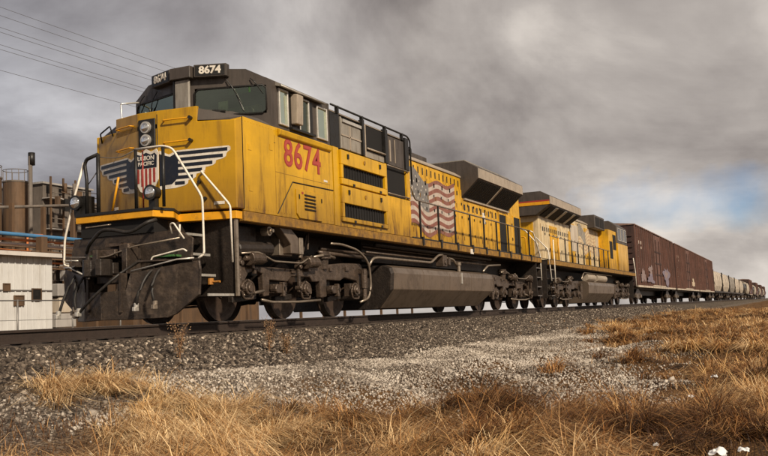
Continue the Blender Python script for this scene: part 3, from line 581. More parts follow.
mb = MB(); mb.prism([(-1.50,4.14),(-1.42,4.20),(-1.0,4.34),(1.0,4.34),(1.42,4.2),(1.5,4.14)],'x',4.58,8.70); mb.build('cabinet_roof','tan',loco,bev=.01)
T('roof_pipe','black',loco,[(4.60,-1.53,4.26),(8.62,-1.53,4.26),(8.78,-1.53,4.18),(8.80,-1.53,3.1)],r=.022)
for x in (4.9,6.08,7.3,8.3): B('pipe_clip','black',loco,(x-.03,x+.03,-1.55,-1.48,4.12,4.28))
mb = MB(); mb.cyl((8.86,-1.50,3.95),(8.86,-1.44,3.95),.10,16); mb.tube([(8.7,-1.5,3.95),(8.86,-1.5,3.95)],.02,6); mb.build('marker_lamp','black',loco)
# --- long hood
HY = .92
mb = MB(); mb.prism([(-HY,1.80),(-HY,3.98),(HY,3.98),(HY,1.80)],'x',8.71,20.72); hood = mb.build('long_hood','yellow2',loco,bev=.012)
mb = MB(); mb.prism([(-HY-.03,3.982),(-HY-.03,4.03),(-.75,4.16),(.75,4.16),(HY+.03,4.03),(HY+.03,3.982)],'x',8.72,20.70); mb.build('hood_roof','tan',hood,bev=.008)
B('end_panel','grey',hood,(8.66,8.70,-1.5,1.5,1.82,4.12)) 
# hood doors (each its own), with latches
xs = [9.0+.58*i for i in range(20)]
for i,x in enumerate(xs):
    if x+.55 > 18.0: break
    top = 3.30 if x > 14.2 else 3.62
    d = B('hood_door','yellow2',hood,(x+.015,x+.555,-HY-.028,-HY+.001,1.95,top),bev=.006)
    for z in (2.25,2.75,3.15): B('latch','black',d,(x+.46,x+.50,-HY-.05,-HY-.028,z,z+.07))
    B('hinge','sill',d,(x+.03,x+.055,-HY-.045,-HY-.028,2.1,2.22),(x+.03,x+.055,-HY-.045,-HY-.028,3.05,3.17))
for i in range(17):          # small louvre openings under the roof line
    x = 9.15+.32*i
    B('vent_slot','black',hood,(x,x+.07,-HY-.006,-HY+.002,3.70,3.88))
    if i%2==0: B('vent_slot','black',hood,(x+.1,x+.19,-HY-.034,-HY-.026,3.42,3.54)) 
for x0 in (18.02,19.80):
    w = B('air_intake','void',hood,(x0,x0+.84,-HY-.012,-HY+.002,1.90,3.22 if x0<19 else 3.26))
    B('intake_jamb','yellow2',w,(x0-.05,x0,-HY-.03,-HY+.001,1.88,3.3),(x0+.84,x0+.89,-HY-.03,-HY+.001,1.88,3.3))
d = B('hood_door','yellow2',hood,(18.98,19.70,-HY-.028,-HY+.001,1.95,3.22),bev=.006)
B('latch','black',d,(19.5,19.56,-HY-.05,-HY-.028,2.4,2.5),(19.5,19.56,-HY-.05,-HY-.028,2.9,3.0))
for i in range(12):
    x = 14.35+.40*i
    if x<17.9: B('vent_slot','black',hood,(x,x+.12,-HY-.034,-HY-.028,3.02,3.20))
B('notice_plate','wdec',hood,(16.15,16.42,-HY-.034,-HY-.028,2.75,3.1))
# flag on the hood side: wavy stripes, faded canton
def flag(parent, X0, X1, Z0, Z1, y, n=13, nx=22, mats=('flagred','flagwhite','flagblue','wdec')):
    wav = lambda x: .10*math.sin((x-X0)/(X1-X0)*12.5+.6)+.09*math.sin((x-X0)*2.1+1)
    hgt = (Z1-Z0)
    for k in range(n):
        mb = MB(); za = Z0+hgt*k/n; zb = Z0+hgt*(k+1)/n; vs=[]; fs=[]
        x_start = X0+(X1-X0)*(.40 if k>=6 else 0)
        for i in range(nx+1):
            x = x_start+(X1-x_start)*i/nx
            vs += [(x,y,za+wav(x)),(x,y,zb+wav(x)),(x,y+.003,za+wav(x)),(x,y+.003,zb+wav(x))]
        for i in range(nx): a=i*4; fs += [(a,a+4,a+5,a+1),(a+2,a+3,a+7,a+6)]
        mb.add(vs,fs); mb.build('flag_stripe',mats[0] if k%2==0 else mats[1],parent)
    mb = MB(); vs=[]; fs=[]; xe = X0+(X1-X0)*.40; za = Z0+hgt*6/n; zb = Z1
    for i in range(nx+1):
        x = X0+(xe-X0)*i/nx
        vs += [(x,y,za+wav(x)),(x,y,zb+wav(x)),(x,y+.003,za+wav(x)),(x,y+.003,zb+wav(x))]
    for i in range(nx): a=i*4; fs += [(a,a+4,a+5,a+1),(a+2,a+3,a+7,a+6)]
    mb.add(vs,fs); c = mb.build('flag_canton',mats[2],parent)
    mb = MB()
    for r_ in range(4):
        for q in range(5):
            x = X0+.12+(xe-X0-.2)*(q+.5*(r_%2))/5; z = za+.08+(zb-za-.1)*r_/4+wav(x); p=[]
            for a in range(10):
                rr = .035 if a%2==0 else .015; p.append((x+rr*math.cos(a*math.pi/5+math.pi/2), z+rr*math.sin(a*math.pi/5+math.pi/2)))
            mb.prism(p,'y',y-.003,y-.0005)
    mb.build('flag_stars',mats[3],c,kind='stuff')
flag(hood,10.0,13.55,2.15,3.62,-HY-.034)
# --- radiator section with flared wings
mb = MB()
x0,x1 = 14.2,19.15
S = [(-1.5,3.93),(-1.5,4.25),(-1.08,4.50),(1.08,4.50),(1.5,4.25),(1.5,3.93),(.93,3.40),(-.93,3.40)]
mb.prism(S,'x',x0,x1); rad = mb.build('radiator_housing','grey',loco,bev=.008)
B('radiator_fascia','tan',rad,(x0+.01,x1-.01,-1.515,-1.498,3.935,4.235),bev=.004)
mb = MB(); 
def undr(xa,xb,t0,t1,off): # piece on the sloping underside
    a=Vector((-1.5,3.93)); b=Vector((-.93,3.40)); d=(b-a); nn=Vector((-d.y,d.x)).normalized(); nn = nn if nn.y<0 else -nn
    p=a+d*t0; q=a+d*t1; return [(xa,p.x,p.y),(xb,p.x,p.y),(xb,q.x,q.y),(xa,q.x,q.y)],[(xa,(p+nn*off).x,(p+nn*off).y),(xb,(p+nn*off).x,(p+nn*off).y),(xb,(q+nn*off).x,(q+nn*off).y),(xa,(q+nn*off).x,(q+nn*off).y)]
A,C_ = undr(x0+.1,x1-.1,.06,.94,.012); mb.loft(A,C_); sc_ = mb.build('radiator_screen','void',rad)
mb = MB(); A,C_ = undr(16.6,16.72,.02,.97,.035); mb.loft(A,C_); mb.build('screen_divider','tan',rad)
for k in range(24):
    xa = x0+.25+k*.195
    if abs(xa-16.66)<.12: continue
    mb = MB(); A,C_ = undr(xa,xa+.02,.08,.92,.022); mb.loft(A,C_); mb.build('screen_bar','black',rad)
B('radiator_ledge','tan',rad,(x0+.2,x1,-.99,-.93,3.34,3.39))
mb = MB(); mb.prism([(-1.06,4.503),(-1.06,4.54),(1.06,4.54),(1.06,4.503)],'x',x0+.1,x1-.1); mb.build('radiator_top','lgrey',rad)
B('exhaust_housing','grey',hood,(11.2,12.6,-.5,.5,4.16,4.42),bev=.03)
# --- walkway, hand rails
B('walkway','black',loco,(8.7,21.1,-1.55,-.93,1.803,1.83))
for i in range(9):
    x = 8.92+1.29*i+.4
    mb = MB(); mb.tube([(x,-1.50,1.80),(x,-1.50,2.74)],.028,6); mb.box(x-.05,x+.05,-1.58,-1.5,1.66,1.86); mb.build('rail_post','black',loco)
T('hand_rail','pipe',loco,[(8.82,-1.50,3.05),(9.0,-1.50,2.76),(19.9,-1.50,2.72)],r=.021,rad=.2)
T('end_hand_rail','white',loco,[(19.9,-1.5,2.72),(20.3,-1.50,2.70),(21.12,-1.50,1.92),(21.14,-1.50,1.0)],r=.024,rad=.1)
T('end_hand_rail','white',loco,[(20.72,-.95,2.9),(21.15,-1.0,2.85),(21.15,-1.45,2.3)],r=.022)
for z in (1.42,1.08,.74,.42): B('rear_step','tread',loco,(20.5,21.1,-1.5,-1.0,z,z+.03))
B('rear_step_side','under2',loco,(20.46,20.50,-1.5,-.6,.42,1.66),(21.1,21.14,-1.5,-.6,.42,1.66))
B('rear_pilot','under2',loco,(21.14,21.22,-1.4,1.4,.3,1.66))
T('walkway_conduit','under2',loco,[(7.0,-1.3,1.56),(15.6,-1.3,1.56)],r=.05)
# --- front end hand rails
T('gate_post','black',loco,[(.15,-.26,1.83),(.15,-.26,2.80)],r=.028)
T('gate_post','black',loco,[(.15,-.80,1.83),(.15,-.80,2.78)],r=.028)
T('gate_post','redd',loco,[(.20,-.36,1.83),(.20,-.36,2.78)],r=.012)
T('gate_post','black',loco,[(.12,.48,1.83),(.12,.48,2.80)],r=.034)
T('gate_post','black',loco,[(.12,.72,1.83),(.12,.72,2.4),(.12,.76,2.66),(.12,.72,2.74),(.12,.48,2.80)],r=.03,rad=.05)
T('gate_chain','galv',loco,[(.13,.48,2.76),(.13,.25,2.71),(.13,.0,2.70),(.14,-.26,2.79)],r=.008,rad=.2)
T('gate_chain','galv',loco,[(.13,.72,2.30),(.13,.48,2.55)],r=.008)
T('front_hand_rail','white',loco,[(.15,-.24,2.80),(.15,-.80,2.80),(.15,-.98,2.74),(.20,-1.49,1.92),(.20,-1.50,1.04),(.16,-1.42,.98)],r=.019,rad=.09)
a = nose_pt(-1,1.0,2.46,0)
T('front_hand_rail','white',loco,[a,(a[0]-.09,a[1],2.47),(.92,-1.52,1.86),(.93,-1.53,.94)],r=.019,rad=.07)
T('front_hand_rail','white',loco,[(.15,.80,2.70),(.1,.98,2.1),(.1,1.18,1.44),(.1,1.20,1.02),(.1,1.06,1.0)],r=.019,rad=.08)
T('front_hand_rail','band',loco,[nose_pt(1,.75,2.55,.05),nose_pt(1,1.02,1.88,.05)],r=.02)
T('far_step_tread','alu',loco,[(.1,1.2,1.06),(.1,.85,1.0)],[(.1,1.2,1.10),(.1,.9,1.08)],r=.014)
for y,z in ((-.62,2.06),(.90,2.03)):
    mb = MB(); mb.tube([(.20,y,z),(.03,y,z)],[.10,.125],20); mb.box(.08,.16,y-.06,y+.06,1.83,z-.05); hl = mb.build('ditch_light','black',loco)
    mb = MB(); mb.tube([(.035,y,z),(.02,y,z),(.008,y,z)],[.10,.085,.03],20); mb.build('lens','lens',hl,smooth=True)
B('ditch_light_box','black',loco,(.1,.3,.72,.90,1.83,2.14))
# --- step well
for i,(z,x0,x1,yo) in enumerate(((1.42,.30,1.05,-.90),(1.09,.25,1.05,-1.0),(.75,.2,1.05,-1.10),(.42,.15,1.12,-1.40))):
    s_ = B('cab_step','under2',loco,(x0+.25,x1,yo,-.55 if i<3 else -.6,z-.02,z)); mb = MB(); mb.box(x0+.25,x1,yo-.02,yo+.0,z-.02,z+.02); mb.build('step_edge','alu',s_)
B('step_side_plate','under2',loco,(1.14,1.17,-1.46,-.45,.40,1.655)); B('step_side_edge','pipe',loco,(1.10,1.17,-1.50,-1.461,.40,1.655))
B('step_back_plate','under2',loco,(.35,1.14,-.56,-.52,.42,1.655))
mb = MB(); mb.cyl((.9,-1.12,.60),(.9,-1.12,.70),.05,10); mb.tube([(.9,-1.12,.64),(.9,-1.3,.64)],.02,6); mb.build('angle_cock','brass',loco)
for z in (1.42,1.09,.75,.42): B('far_step','under2',loco,(.4,1.1,.6,1.35,z-.02,z))
# --- pilot, plough, coupler
mb = MB(); mb.prism([(-1.30,.86),(-1.34,1.30),(-1.05,1.44),(1.02,1.44),(1.08,1.20),(1.08,.86)],'x',.14,.18); pil = mb.build('pilot_plate','plow',loco,bev=.01)
mb = MB()
def blade(s, ys, outer):
    top = [(-.40,0,.52),(-.30,s*.40,.54),(-.26,s*.46,.80),(-.04,s*outer*.80,.90),(.06,s*outer,.94)]
    bot = [(-.38,0,.09),(-.28,s*.40,.08),(-.26,s*.46,.08),(-.08,s*outer*.66,.09),(.02,s*outer*.72,.14)]
    mid = [(.04,s*outer*1.02,.80),(.05,s*outer*1.0,.42),(.03,s*outer*.86,.28)]
    return top,bot,mid
for s,outer in ((-1,1.50),(1,1.14)):
    top,bot,mid = blade(s,0,outer); ol = top+mid+bot[::-1]
    ol2 = [(x+.05,y,z) for x,y,z in ol]
    # strips: keep the bent surface faceted between top and bottom chains
    chainT = top+[mid[0]]; chainB = bot+[mid[1]]
    mb = MB(); vs = chainT+chainB+[(x+.05,y,z) for x,y,z in chainT]+[(x+.05,y,z) for x,y,z in chainB]; n=6; fs=[]
    for i in range(n-1): fs += [(i,i+1,n+i+1,n+i),(2*n+i,3*n+i,3*n+i+1,2*n+i+1),(i,2*n+i,2*n+i+1,i+1),(n+i,n+i+1,3*n+i+1,3*n+i)]
    fs += [(0,n,3*n,2*n),(n-1,3*n-1,4*n-1,2*n-1)]
    mb.add(vs,fs); bl = mb.build('plough_blade','plow',loco,bev=.008)
    mb = MB(); mb.prism([(-.30,s*.60),(-.02,s*outer*.84),(.05,s*outer*.99),(.14,s*outer*.98),(.14,s*.55)],'z',.955,.975); mb.build('plough_shelf','plow',bl)
    mb = MB(); mb.tube([(-.26,s*.47,.82),(-.08,s*outer*.80,.965),(.0,s*outer*.97,.975)],.014,6); mb.build('shelf_edge','alu',bl,smooth=True)
    mb = MB(); mb.box(-.34,.1,min(s*.30,s*.34),max(s*.30,s*.34),.20,.80); mb.build('plough_rib','plow',bl)
B('tread_grating','green',pil,(-.06,.14,-1.12,-.72,1.02,1.05)); mb=MB(); mb.tube(fillet([(-.08,-.70,.96),(-.08,-.74,1.03),(-.05,-1.30,1.12),(-.05,-1.36,1.08)],.04),.014,6); mb.build('shelf_rail','white',pil,smooth=True)
B('tread_grating','green',pil,(-.10,.10,.20,.48,1.10,1.13)) 
T('uncoupling_lever','white',pil,[(.05,-1.02,1.38),(.0,-1.02,1.52),(-.02,-1.10,1.54),(.0,-1.28,1.28)],[(.05,-1.16,1.30),(-.02,-1.22,1.50)],r=.014,rad=.04)
# coupler
mb = MB(); mb.box(-.25,.2,-.12,.12,.80,.98); mb.prism([(-.62,-.20),(-.42,-.21),(-.27,-.13),(-.24,.13),(-.36,.21),(-.57,.21),(-.62,.12),(-.51,.09),(-.48,-.02),(-.53,-.09),(-.65,-.11)],'z',.76,1.02)
mb.cyl((-.50,.15,.72),(-.50,.15,1.08),.04,10); cp = mb.build('coupler','under2',loco,bev=.015)
mb = MB(); mb.box(-.2,.16,-.32,.32,.66,.78); mb.box(-.2,.16,-.34,-.24,.66,1.2); mb.box(-.2,.16,.24,.34,.66,1.2); mb.build('coupler_pocket','plow',loco,bev=.01)
mb = MB(); mb.box(-.12,.14,-.05,.30,1.06,1.20); mb.box(-.1,.14,-.30,-.1,1.06,1.28); mb.build('air_manifold','under',loco,bev=.02)
# hoses
hoses = [[(.1,.70,1.06),(-.12,.80,.80),(-.24,.90,.45),(-.28,.96,.20)],[(.1,.40,1.0),(-.34,.42,.78),(-.44,.50,.45),(-.42,.46,.20)],[(.1,-.36,1.02),(-.42,-.30,.74),(-.52,.06,.44),(-.48,.36,.22)],
         [(.1,-.90,.96),(-.2,-.90,.78),(-.38,-.94,.52),(-.34,-.98,.28)],[(.1,-.78,.96),(-.28,-.78,.75),(-.42,-.72,.45),(-.38,-.66,.26)],[(.1,.80,1.0),(-.12,.78,.7),(-.26,.66,.42),(-.3,.62,.25)]]
for i,h in enumerate(hoses):
    hp = T('air_hose','rubber',loco,h,r=.022,rad=.25,n=8)
    e = Vector(h[-1]); mb = MB(); mb.cyl(tuple(e+Vector((0,0,.07))),tuple(e),.04,8); mb.box(e.x-.07,e.x+.03,e.y-.03,e.y+.03,e.z-.06,e.z+.01); mb.build('gladhand','pipe' if i%2 else 'alu',hp,bev=.01)
T('jumper_cable','rubber',loco,[(.1,.72,1.20),(-.1,.5,1.30),(-.14,.2,1.52),(-.14,-.05,1.50),(-.14,-.35,1.42),(-.1,-.68,1.58),(.05,-.72,1.62)],r=.03,rad=.14,n=8)
T('uncoupling_rod','pipe',loco,[(.05,1.0,1.14),(-.1,.5,1.10),(-.15,0.1,1.08),(-.1,-.4,1.22),(.0,-1.2,1.30)],r=.014,rad=.1)
B('hose_bracket','under',loco,(-.02,.14,-.95,-.70,.93,1.0),(-.02,.14,.74,.98,.98,1.05),(-.06,.14,-.12,.2,1.25,1.30))
T('grab_iron','pipe',loco,[(.0,.62,1.60),(-.05,.60,1.585),(-.05,.15,1.60),(.0,.13,1.61)],r=.012,rad=.02)
B('label_plate','wdec',pil,(.13,.138,-.98,-.93,.80,.90))
# --- between and around the trucks
t1 = make_truck(loco); t2 = make_truck(loco, 22.0, True)
mb = MB(); mb.cyl((2.28,-1.42,1.54),(2.28,-1.28,1.54),.085,16); mb.cyl((2.28,-1.46,1.54),(2.28,-1.42,1.54),.05,12); mb.cyl((2.28,-1.50,1.54),(2.28,-1.46,1.54),.03,8); mb.build('filler_cap','pipe',loco)
mb = MB(); mb.prism([(2.62,1.63),(3.05,1.63),(3.30,1.48),(3.30,1.18),(3.02,1.18),(3.02,1.34),(2.9,1.44)],'y',-1.42,-1.24); mb.build('sand_trap_bracket','tank',loco,bev=.01)
mb = MB(); mb.box(2.9,3.35,-1.25,-1.05,1.15,1.62); mb.box(3.42,3.56,-1.38,-1.28,1.18,1.50); mb.cyl((3.49,-1.33,1.12),(3.49,-1.33,1.5),.035,8); mb.build('sander','pipe',loco,bev=.01)
mb = MB(); mb.tube([(3.75,-1.2,1.12),(4.1,-1.15,1.6)],.035,6); mb.tube([(4.0,-1.25,1.62),(3.9,-1.28,1.3)],.02,6); mb.build('diagonal_brace','under',loco)
T('truck_air_pipe','pipe',loco,[(4.75,-1.34,1.46),(5.2,-1.36,1.47),(5.95,-1.38,1.38),(6.48,-1.38,1.12),(6.56,-1.36,.6),(6.42,-1.36,.36),(6.1,-1.3,.28)],r=.026,rad=.25,n=8)
T('long_air_pipe','under',loco,[(4.6,-1.18,1.36),(7.4,-1.2,1.34)],[(4.5,-1.2,1.28),(6.6,-1.22,1.26)],r=.04,n=8)
mb = MB(); mb.box(1.3,2.2,-1.2,-.9,1.0,1.62); mb.cyl((1.5,-1.2,1.2),(2.6,-1.2,1.25),.13,12); mb.build('air_reservoir','under2',loco,bev=.02)
B('traction_motor','void',loco,(1.2,7.0,-.6,.6,.62,1.2),(15.6,20.6,-.6,.6,.62,1.2))
tx0,tx1 = 7.55,15.15
def tsec(x, sl=0): return [(x,-1.30,1.12),(x,-1.46,1.06),(x,-1.50,.93),(x,-1.47,.56),(x+sl,-1.12,.14),(x+sl,1.12,.14),(x,1.47,.56),(x,1.50,.93),(x,1.46,1.06),(x,1.30,1.12)]
mb = MB(); mb.loft(tsec(tx0,-.0),tsec(tx1,-.5)); tk = mb.build('fuel_tank','tank',loco,bev=.012,seg=2)
mb = MB(); mb.loft([(tx0-.008,y,z) for _,y,z in tsec(0)],[(tx0-.10,y*.97,z*.98) for _,y,z in tsec(0)]); mb.build('tank_end','under2',tk)
for x in (9.4,11.3,13.1): MB().loft([(x,y*1.003,z) for _,y,z in tsec(0)],[(x+.03,y*1.003,z) for _,y,z in tsec(0)]).build('weld_seam','tank',tk)
B('fuel_gauge','alu',tk,(12.2,12.27,-1.515,-1.48,.75,1.05)); mb=MB(); mb.cyl((12.25,-1.42,1.08),(12.25,-1.42,1.30),.05,10); mb.cyl((12.25,-1.42,1.26),(12.25,-1.42,1.34),.075,10); mb.build('fuel_filler','pipe',tk)
mb = MB(); mb.cyl((6.3,-.75,.62),(7.4,-.75,.62),.28,16); mb.build('air_tank','under2',loco)
T('air_line','pipe',loco,[(6.62,-1.30,1.06),(6.75,-1.34,1.24),(7.0,-1.36,1.27),(10.3,-1.36,1.27),(10.75,-1.40,1.48),(11.05,-1.40,1.50)],[(11.2,-1.36,1.44),(12.0,-1.36,1.42),(12.35,-1.36,1.2)],[(14.5,-1.4,1.15),(15.0,-1.4,1.34),(16.3,-1.4,1.40)],r=.03,rad=.12,n=8)
T('air_line','under',loco,[(6.6,-1.18,1.5),(15.5,-1.18,1.5)],[(6.6,-1.25,1.38),(15.5,-1.25,1.38)],r=.025)
mb = MB(); mb.box(11.05,11.35,-1.42,-1.2,1.2,1.5); mb.box(11.5,11.62,-1.42,-1.2,1.24,1.46); mb.cyl((11.2,-1.45,1.3),(11.2,-1.2,1.3),.06,10); mb.build('cut_out_valve','under',loco,bev=.01)
B('sill_tag','wdec',loco,(12.95,13.2,-1.565,-1.552,1.60,1.74))

# ================================================================== SECOND LOCOMOTIVE (runs long hood first)
l2 = empty('diesel_locomotive', (22.6,0,0), 'second yellow diesel locomotive, coupled behind the lead one, red stripe on its radiator end', 'locomotive', 'freight locomotives')
B('side_sill','sill',l2,(0,21.2,-1.55,-1.40,1.62,1.80),bev=.01); B('side_sill','sill',l2,(0,21.2,1.40,1.55,1.62,1.80))
B('underframe','under2',l2,(.01,21.19,-1.398,1.398,1.60,1.79),(.6,20.6,-.5,.5,.9,1.6)); B('walkway','black',l2,(0,21.2,-1.55,1.55,1.803,1.825))
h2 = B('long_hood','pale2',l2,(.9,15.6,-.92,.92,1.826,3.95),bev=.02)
B('end_grille','yellow2',h2,(.87,.90,-.7,.7,1.9,3.4),bev=.01)
B('hood_door','yellow2',h2,(.85,.87,-.55,.0,2.0,3.3)); 
# overhanging radiator box: grey over red line over yellow
mb = MB(); mb.prism([(-1.5,4.0),(-1.5,4.34),(-1.15,4.54),(1.15,4.54),(1.5,4.34),(1.5,4.0),(.92,3.62),(-.92,3.62)],'x',.55,6.4); rd = mb.build('radiator_housing','grey',l2,bev=.01)
B('radiator_fascia','tan',rd,(.56,6.38,-1.512,-1.498,4.02,4.32))
B('end_stripe','redd',rd,(.535,.548,-1.49,1.49,4.12,4.18)); B('end_stripe','band',rd,(.535,.548,-1.49,1.49,4.0,4.12))
mb = MB(); a_=[(-1.46,3.985),(-.95,3.655)]
mb.loft([(1.0,-1.47,3.975),(6.2,-1.47,3.975),(6.2,-.96,3.64),(1.0,-.96,3.64)],[(1.0,-1.48,3.955),(6.2,-1.48,3.955),(6.2,-.97,3.62),(1.0,-.97,3.62)]); mb.build('radiator_screen','void',rd)
for x in (1.7,3.3,4.9):
    mb = MB(); mb.loft([(x,-1.49,3.955),(x+.35,-1.49,3.955),(x+.35,-.98,3.61),(x,-.98,3.61)],[(x,-1.50,3.94),(x+.35,-1.50,3.94),(x+.35,-.99,3.595),(x,-.99,3.595)]); mb.build('screen_strut','alu',rd)
for i in range(20):
    x = 1.15+.7*i
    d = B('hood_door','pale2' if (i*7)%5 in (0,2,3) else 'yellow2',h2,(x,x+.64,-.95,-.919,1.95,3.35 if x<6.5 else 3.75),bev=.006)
    B('latch','black',d,(x+.52,x+.58,-.975,-.95,2.3,2.4),(x+.52,x+.58,-.975,-.95,2.9,3.0))
for i in range(14): B('vent_slot','black',h2,(1.3+.35*i,1.45+.35*i,-.958,-.951,3.05,3.22))
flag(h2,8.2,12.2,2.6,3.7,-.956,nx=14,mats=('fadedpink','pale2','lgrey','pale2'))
B('faded_highlight_panel','cream',h2,(6.5,8.1,-.957,-.951,2.5,3.7),(12.4,13.1,-.957,-.951,2.5,3.7))  # cream patches paint bright highlights onto the faded hood side
mb = MB(); mb.prism([(-.95,3.951),(-.95,4.0),(-.7,4.16),(.7,4.16),(.95,4.0),(.95,3.951)],'x',6.41,15.6); mb.build('hood_roof','tan',h2)
B('exhaust_stack','black',h2,(8.9,9.7,-.4,.4,4.16,4.50),bev=.03)
B('brake_grid_housing','grey',l2,(10.6,13.2,-1.30,1.30,3.80,4.45),bev=.02); B('grid_screen','void',l2,(10.8,11.8,-1.315,-1.302,3.9,4.35),(12.0,13.0,-1.315,-1.302,3.9,4.35))
B('equipment_cabinet','yellow2',l2,(13.3,15.6,-1.45,1.45,1.826,3.9),bev=.01); B('cabinet_screen','void',l2,(13.5,14.3,-1.465,-1.452,2.4,3.3),(14.5,15.4,-1.465,-1.452,2.9,3.7))
mb = MB(); mb.prism([(-1.5,3.3),(-1.5,4.25),(-1.1,4.55),(1.1,4.55),(1.5,4.25),(1.5,3.3)],'x',15.62,18.9); cb = mb.build('cab','grey',l2,bev=.02)
B('cab_side','yellow',cb,(15.62,18.9,-1.52,1.52,1.826,3.299),bev=.01)
for x in (15.9,16.9,17.9): 
    w = B('cab_window','sglass',cb,(x,x+.75,-1.51,-1.498,3.5,4.12)); mb=MB(); 
    for q in ((x-.04,x,3.46,4.16),(x+.75,x+.79,3.46,4.16),(x,x+.75,3.46,3.5),(x,x+.75,4.12,4.16)): mb.box(q[0],q[1],-1.53,-1.498,q[2],q[3])
    mb.build('window_frame','alu',w)
mb = MB(); mb.loft([(18.91,-1.5,1.826),(18.91,1.5,1.826),(18.91,1.3,3.5),(18.91,-1.3,3.5)],[(20.2,-1.1,1.826),(20.2,1.1,1.826),(20.1,.6,3.2),(20.1,-.6,3.2)]); mb.build('nose','cream',l2,bev=.02)  # cream puts the bright highlight into the nose colour
for i in range(11):
    x = .35+1.22*i; T('rail_post','black' if i>1 else 'band',l2,[(x,-1.5,1.8),(x,-1.5,2.75)],r=.028)
T('hand_rail','pipe',l2,[(.3,-1.5,2.74),(13.0,-1.5,2.74)],r=.02)
T('end_hand_rail','white',l2,[(.02,-1.0,2.7),(.02,-1.45,2.2),(.02,-1.52,1.0)],[(.55,-1.54,2.6),(.55,-1.54,.95)],r=.024)
T('end_hand_rail','band',l2,[(.02,1.0,2.7),(.02,1.45,2.2),(.02,1.52,1.0)],[(0,-.6,1.8),(0,-.6,2.75),(0,.6,2.75),(0,.6,1.8)],r=.024)
T('end_hand_rail','white',l2,[(20.9,-1.5,2.7),(21.15,-1.54,1.9),(21.15,-1.54,1.0)],r=.024)
for z in (1.42,1.08,.74,.42): B('end_step','tread',l2,(.05,.55,-1.5,-.9,z,z+.03)); 
B('end_plate','under2',l2,(-.05,-.01,-1.35,1.35,.35,1.66)); B('end_plate','under2',l2,(21.21,21.25,-1.35,1.35,.35,1.66))
for s_,x in ((1,0.0),(-1,21.2)):
    for t_ in (t1,):
        c = copy_tree(t_, l2); c.location = (x,0,0); c.scale = (s_,1,1)
mb = MB(); mb.loft([(p[0]-7.55+7.2,p[1],p[2]) for p in tsec(7.55)],[(p[0]-7.55+7.2+6.6,p[1],p[2]) for p in tsec(7.55)]); mb.build('fuel_tank','tank',l2,bev=.01)
mb = MB(); mb.cyl((7.6,-1.25,1.3),(9.5,-1.25,1.3),.17,14); mb.cyl((10.0,-1.25,1.3),(12.4,-1.25,1.3),.17,14); mb.build('air_reservoir','tan',l2)
B('traction_motor','void',l2,(1.2,7.0,-.6,.6,.62,1.2),(14.2,20.0,-.6,.6,.62,1.2))
for x in (-.35,21.55): B('coupler','under',l2,(x-.4,x+.4,-.14,.14,.78,1.02),bev=.02)
T('truck_air_pipe','pipe',l2,[(6.3,-1.36,1.2),(6.9,-1.36,1.5),(14.0,-1.36,1.5)],r=.03)

# ================================================================== FREIGHT CARS
def freight_truck(parent, x):
    t = empty('truck', (x,0,0), parent=parent)
    for s in (-1,1):
        mb = MB(); mb.prism([(-1.15,.62),(-.9,.72),(-.35,.92),(.35,.92),(.9,.72),(1.15,.62),(1.12,.40),(.85,.42),(.4,.30),(-.4,.30),(-.85,.42),(-1.12,.40)],'y',s*.96,s*1.08); mb.build('side_frame','under',t)
    for a in (-.89,.89):
        mb = MB()
        for s in (-1,1): mb.tube([(a,s*.86,.46),(a,s*.74,.46),(a,s*.735,.46),(a,s*.70,.46)],[.45,.46,.49,.49],20)
        mb.cyl((a,-1.1,.46),(a,1.1,.46),.1,10); mb.build('wheelset','wheel',t)
        B('bearing_cap','pipe',t,(a-.1,a+.1,-1.16,-1.08,.38,.56))
    B('bolster','under2',t,(-.2,.2,-1.0,1.0,.5,.9))
    mb = MB()
    for dx in (-.14,0.0,.14): mb.cyl((dx,-1.03,.36),(dx,-1.03,.62),.06,8)
    mb.build('spring_group','tread',t)
    return t
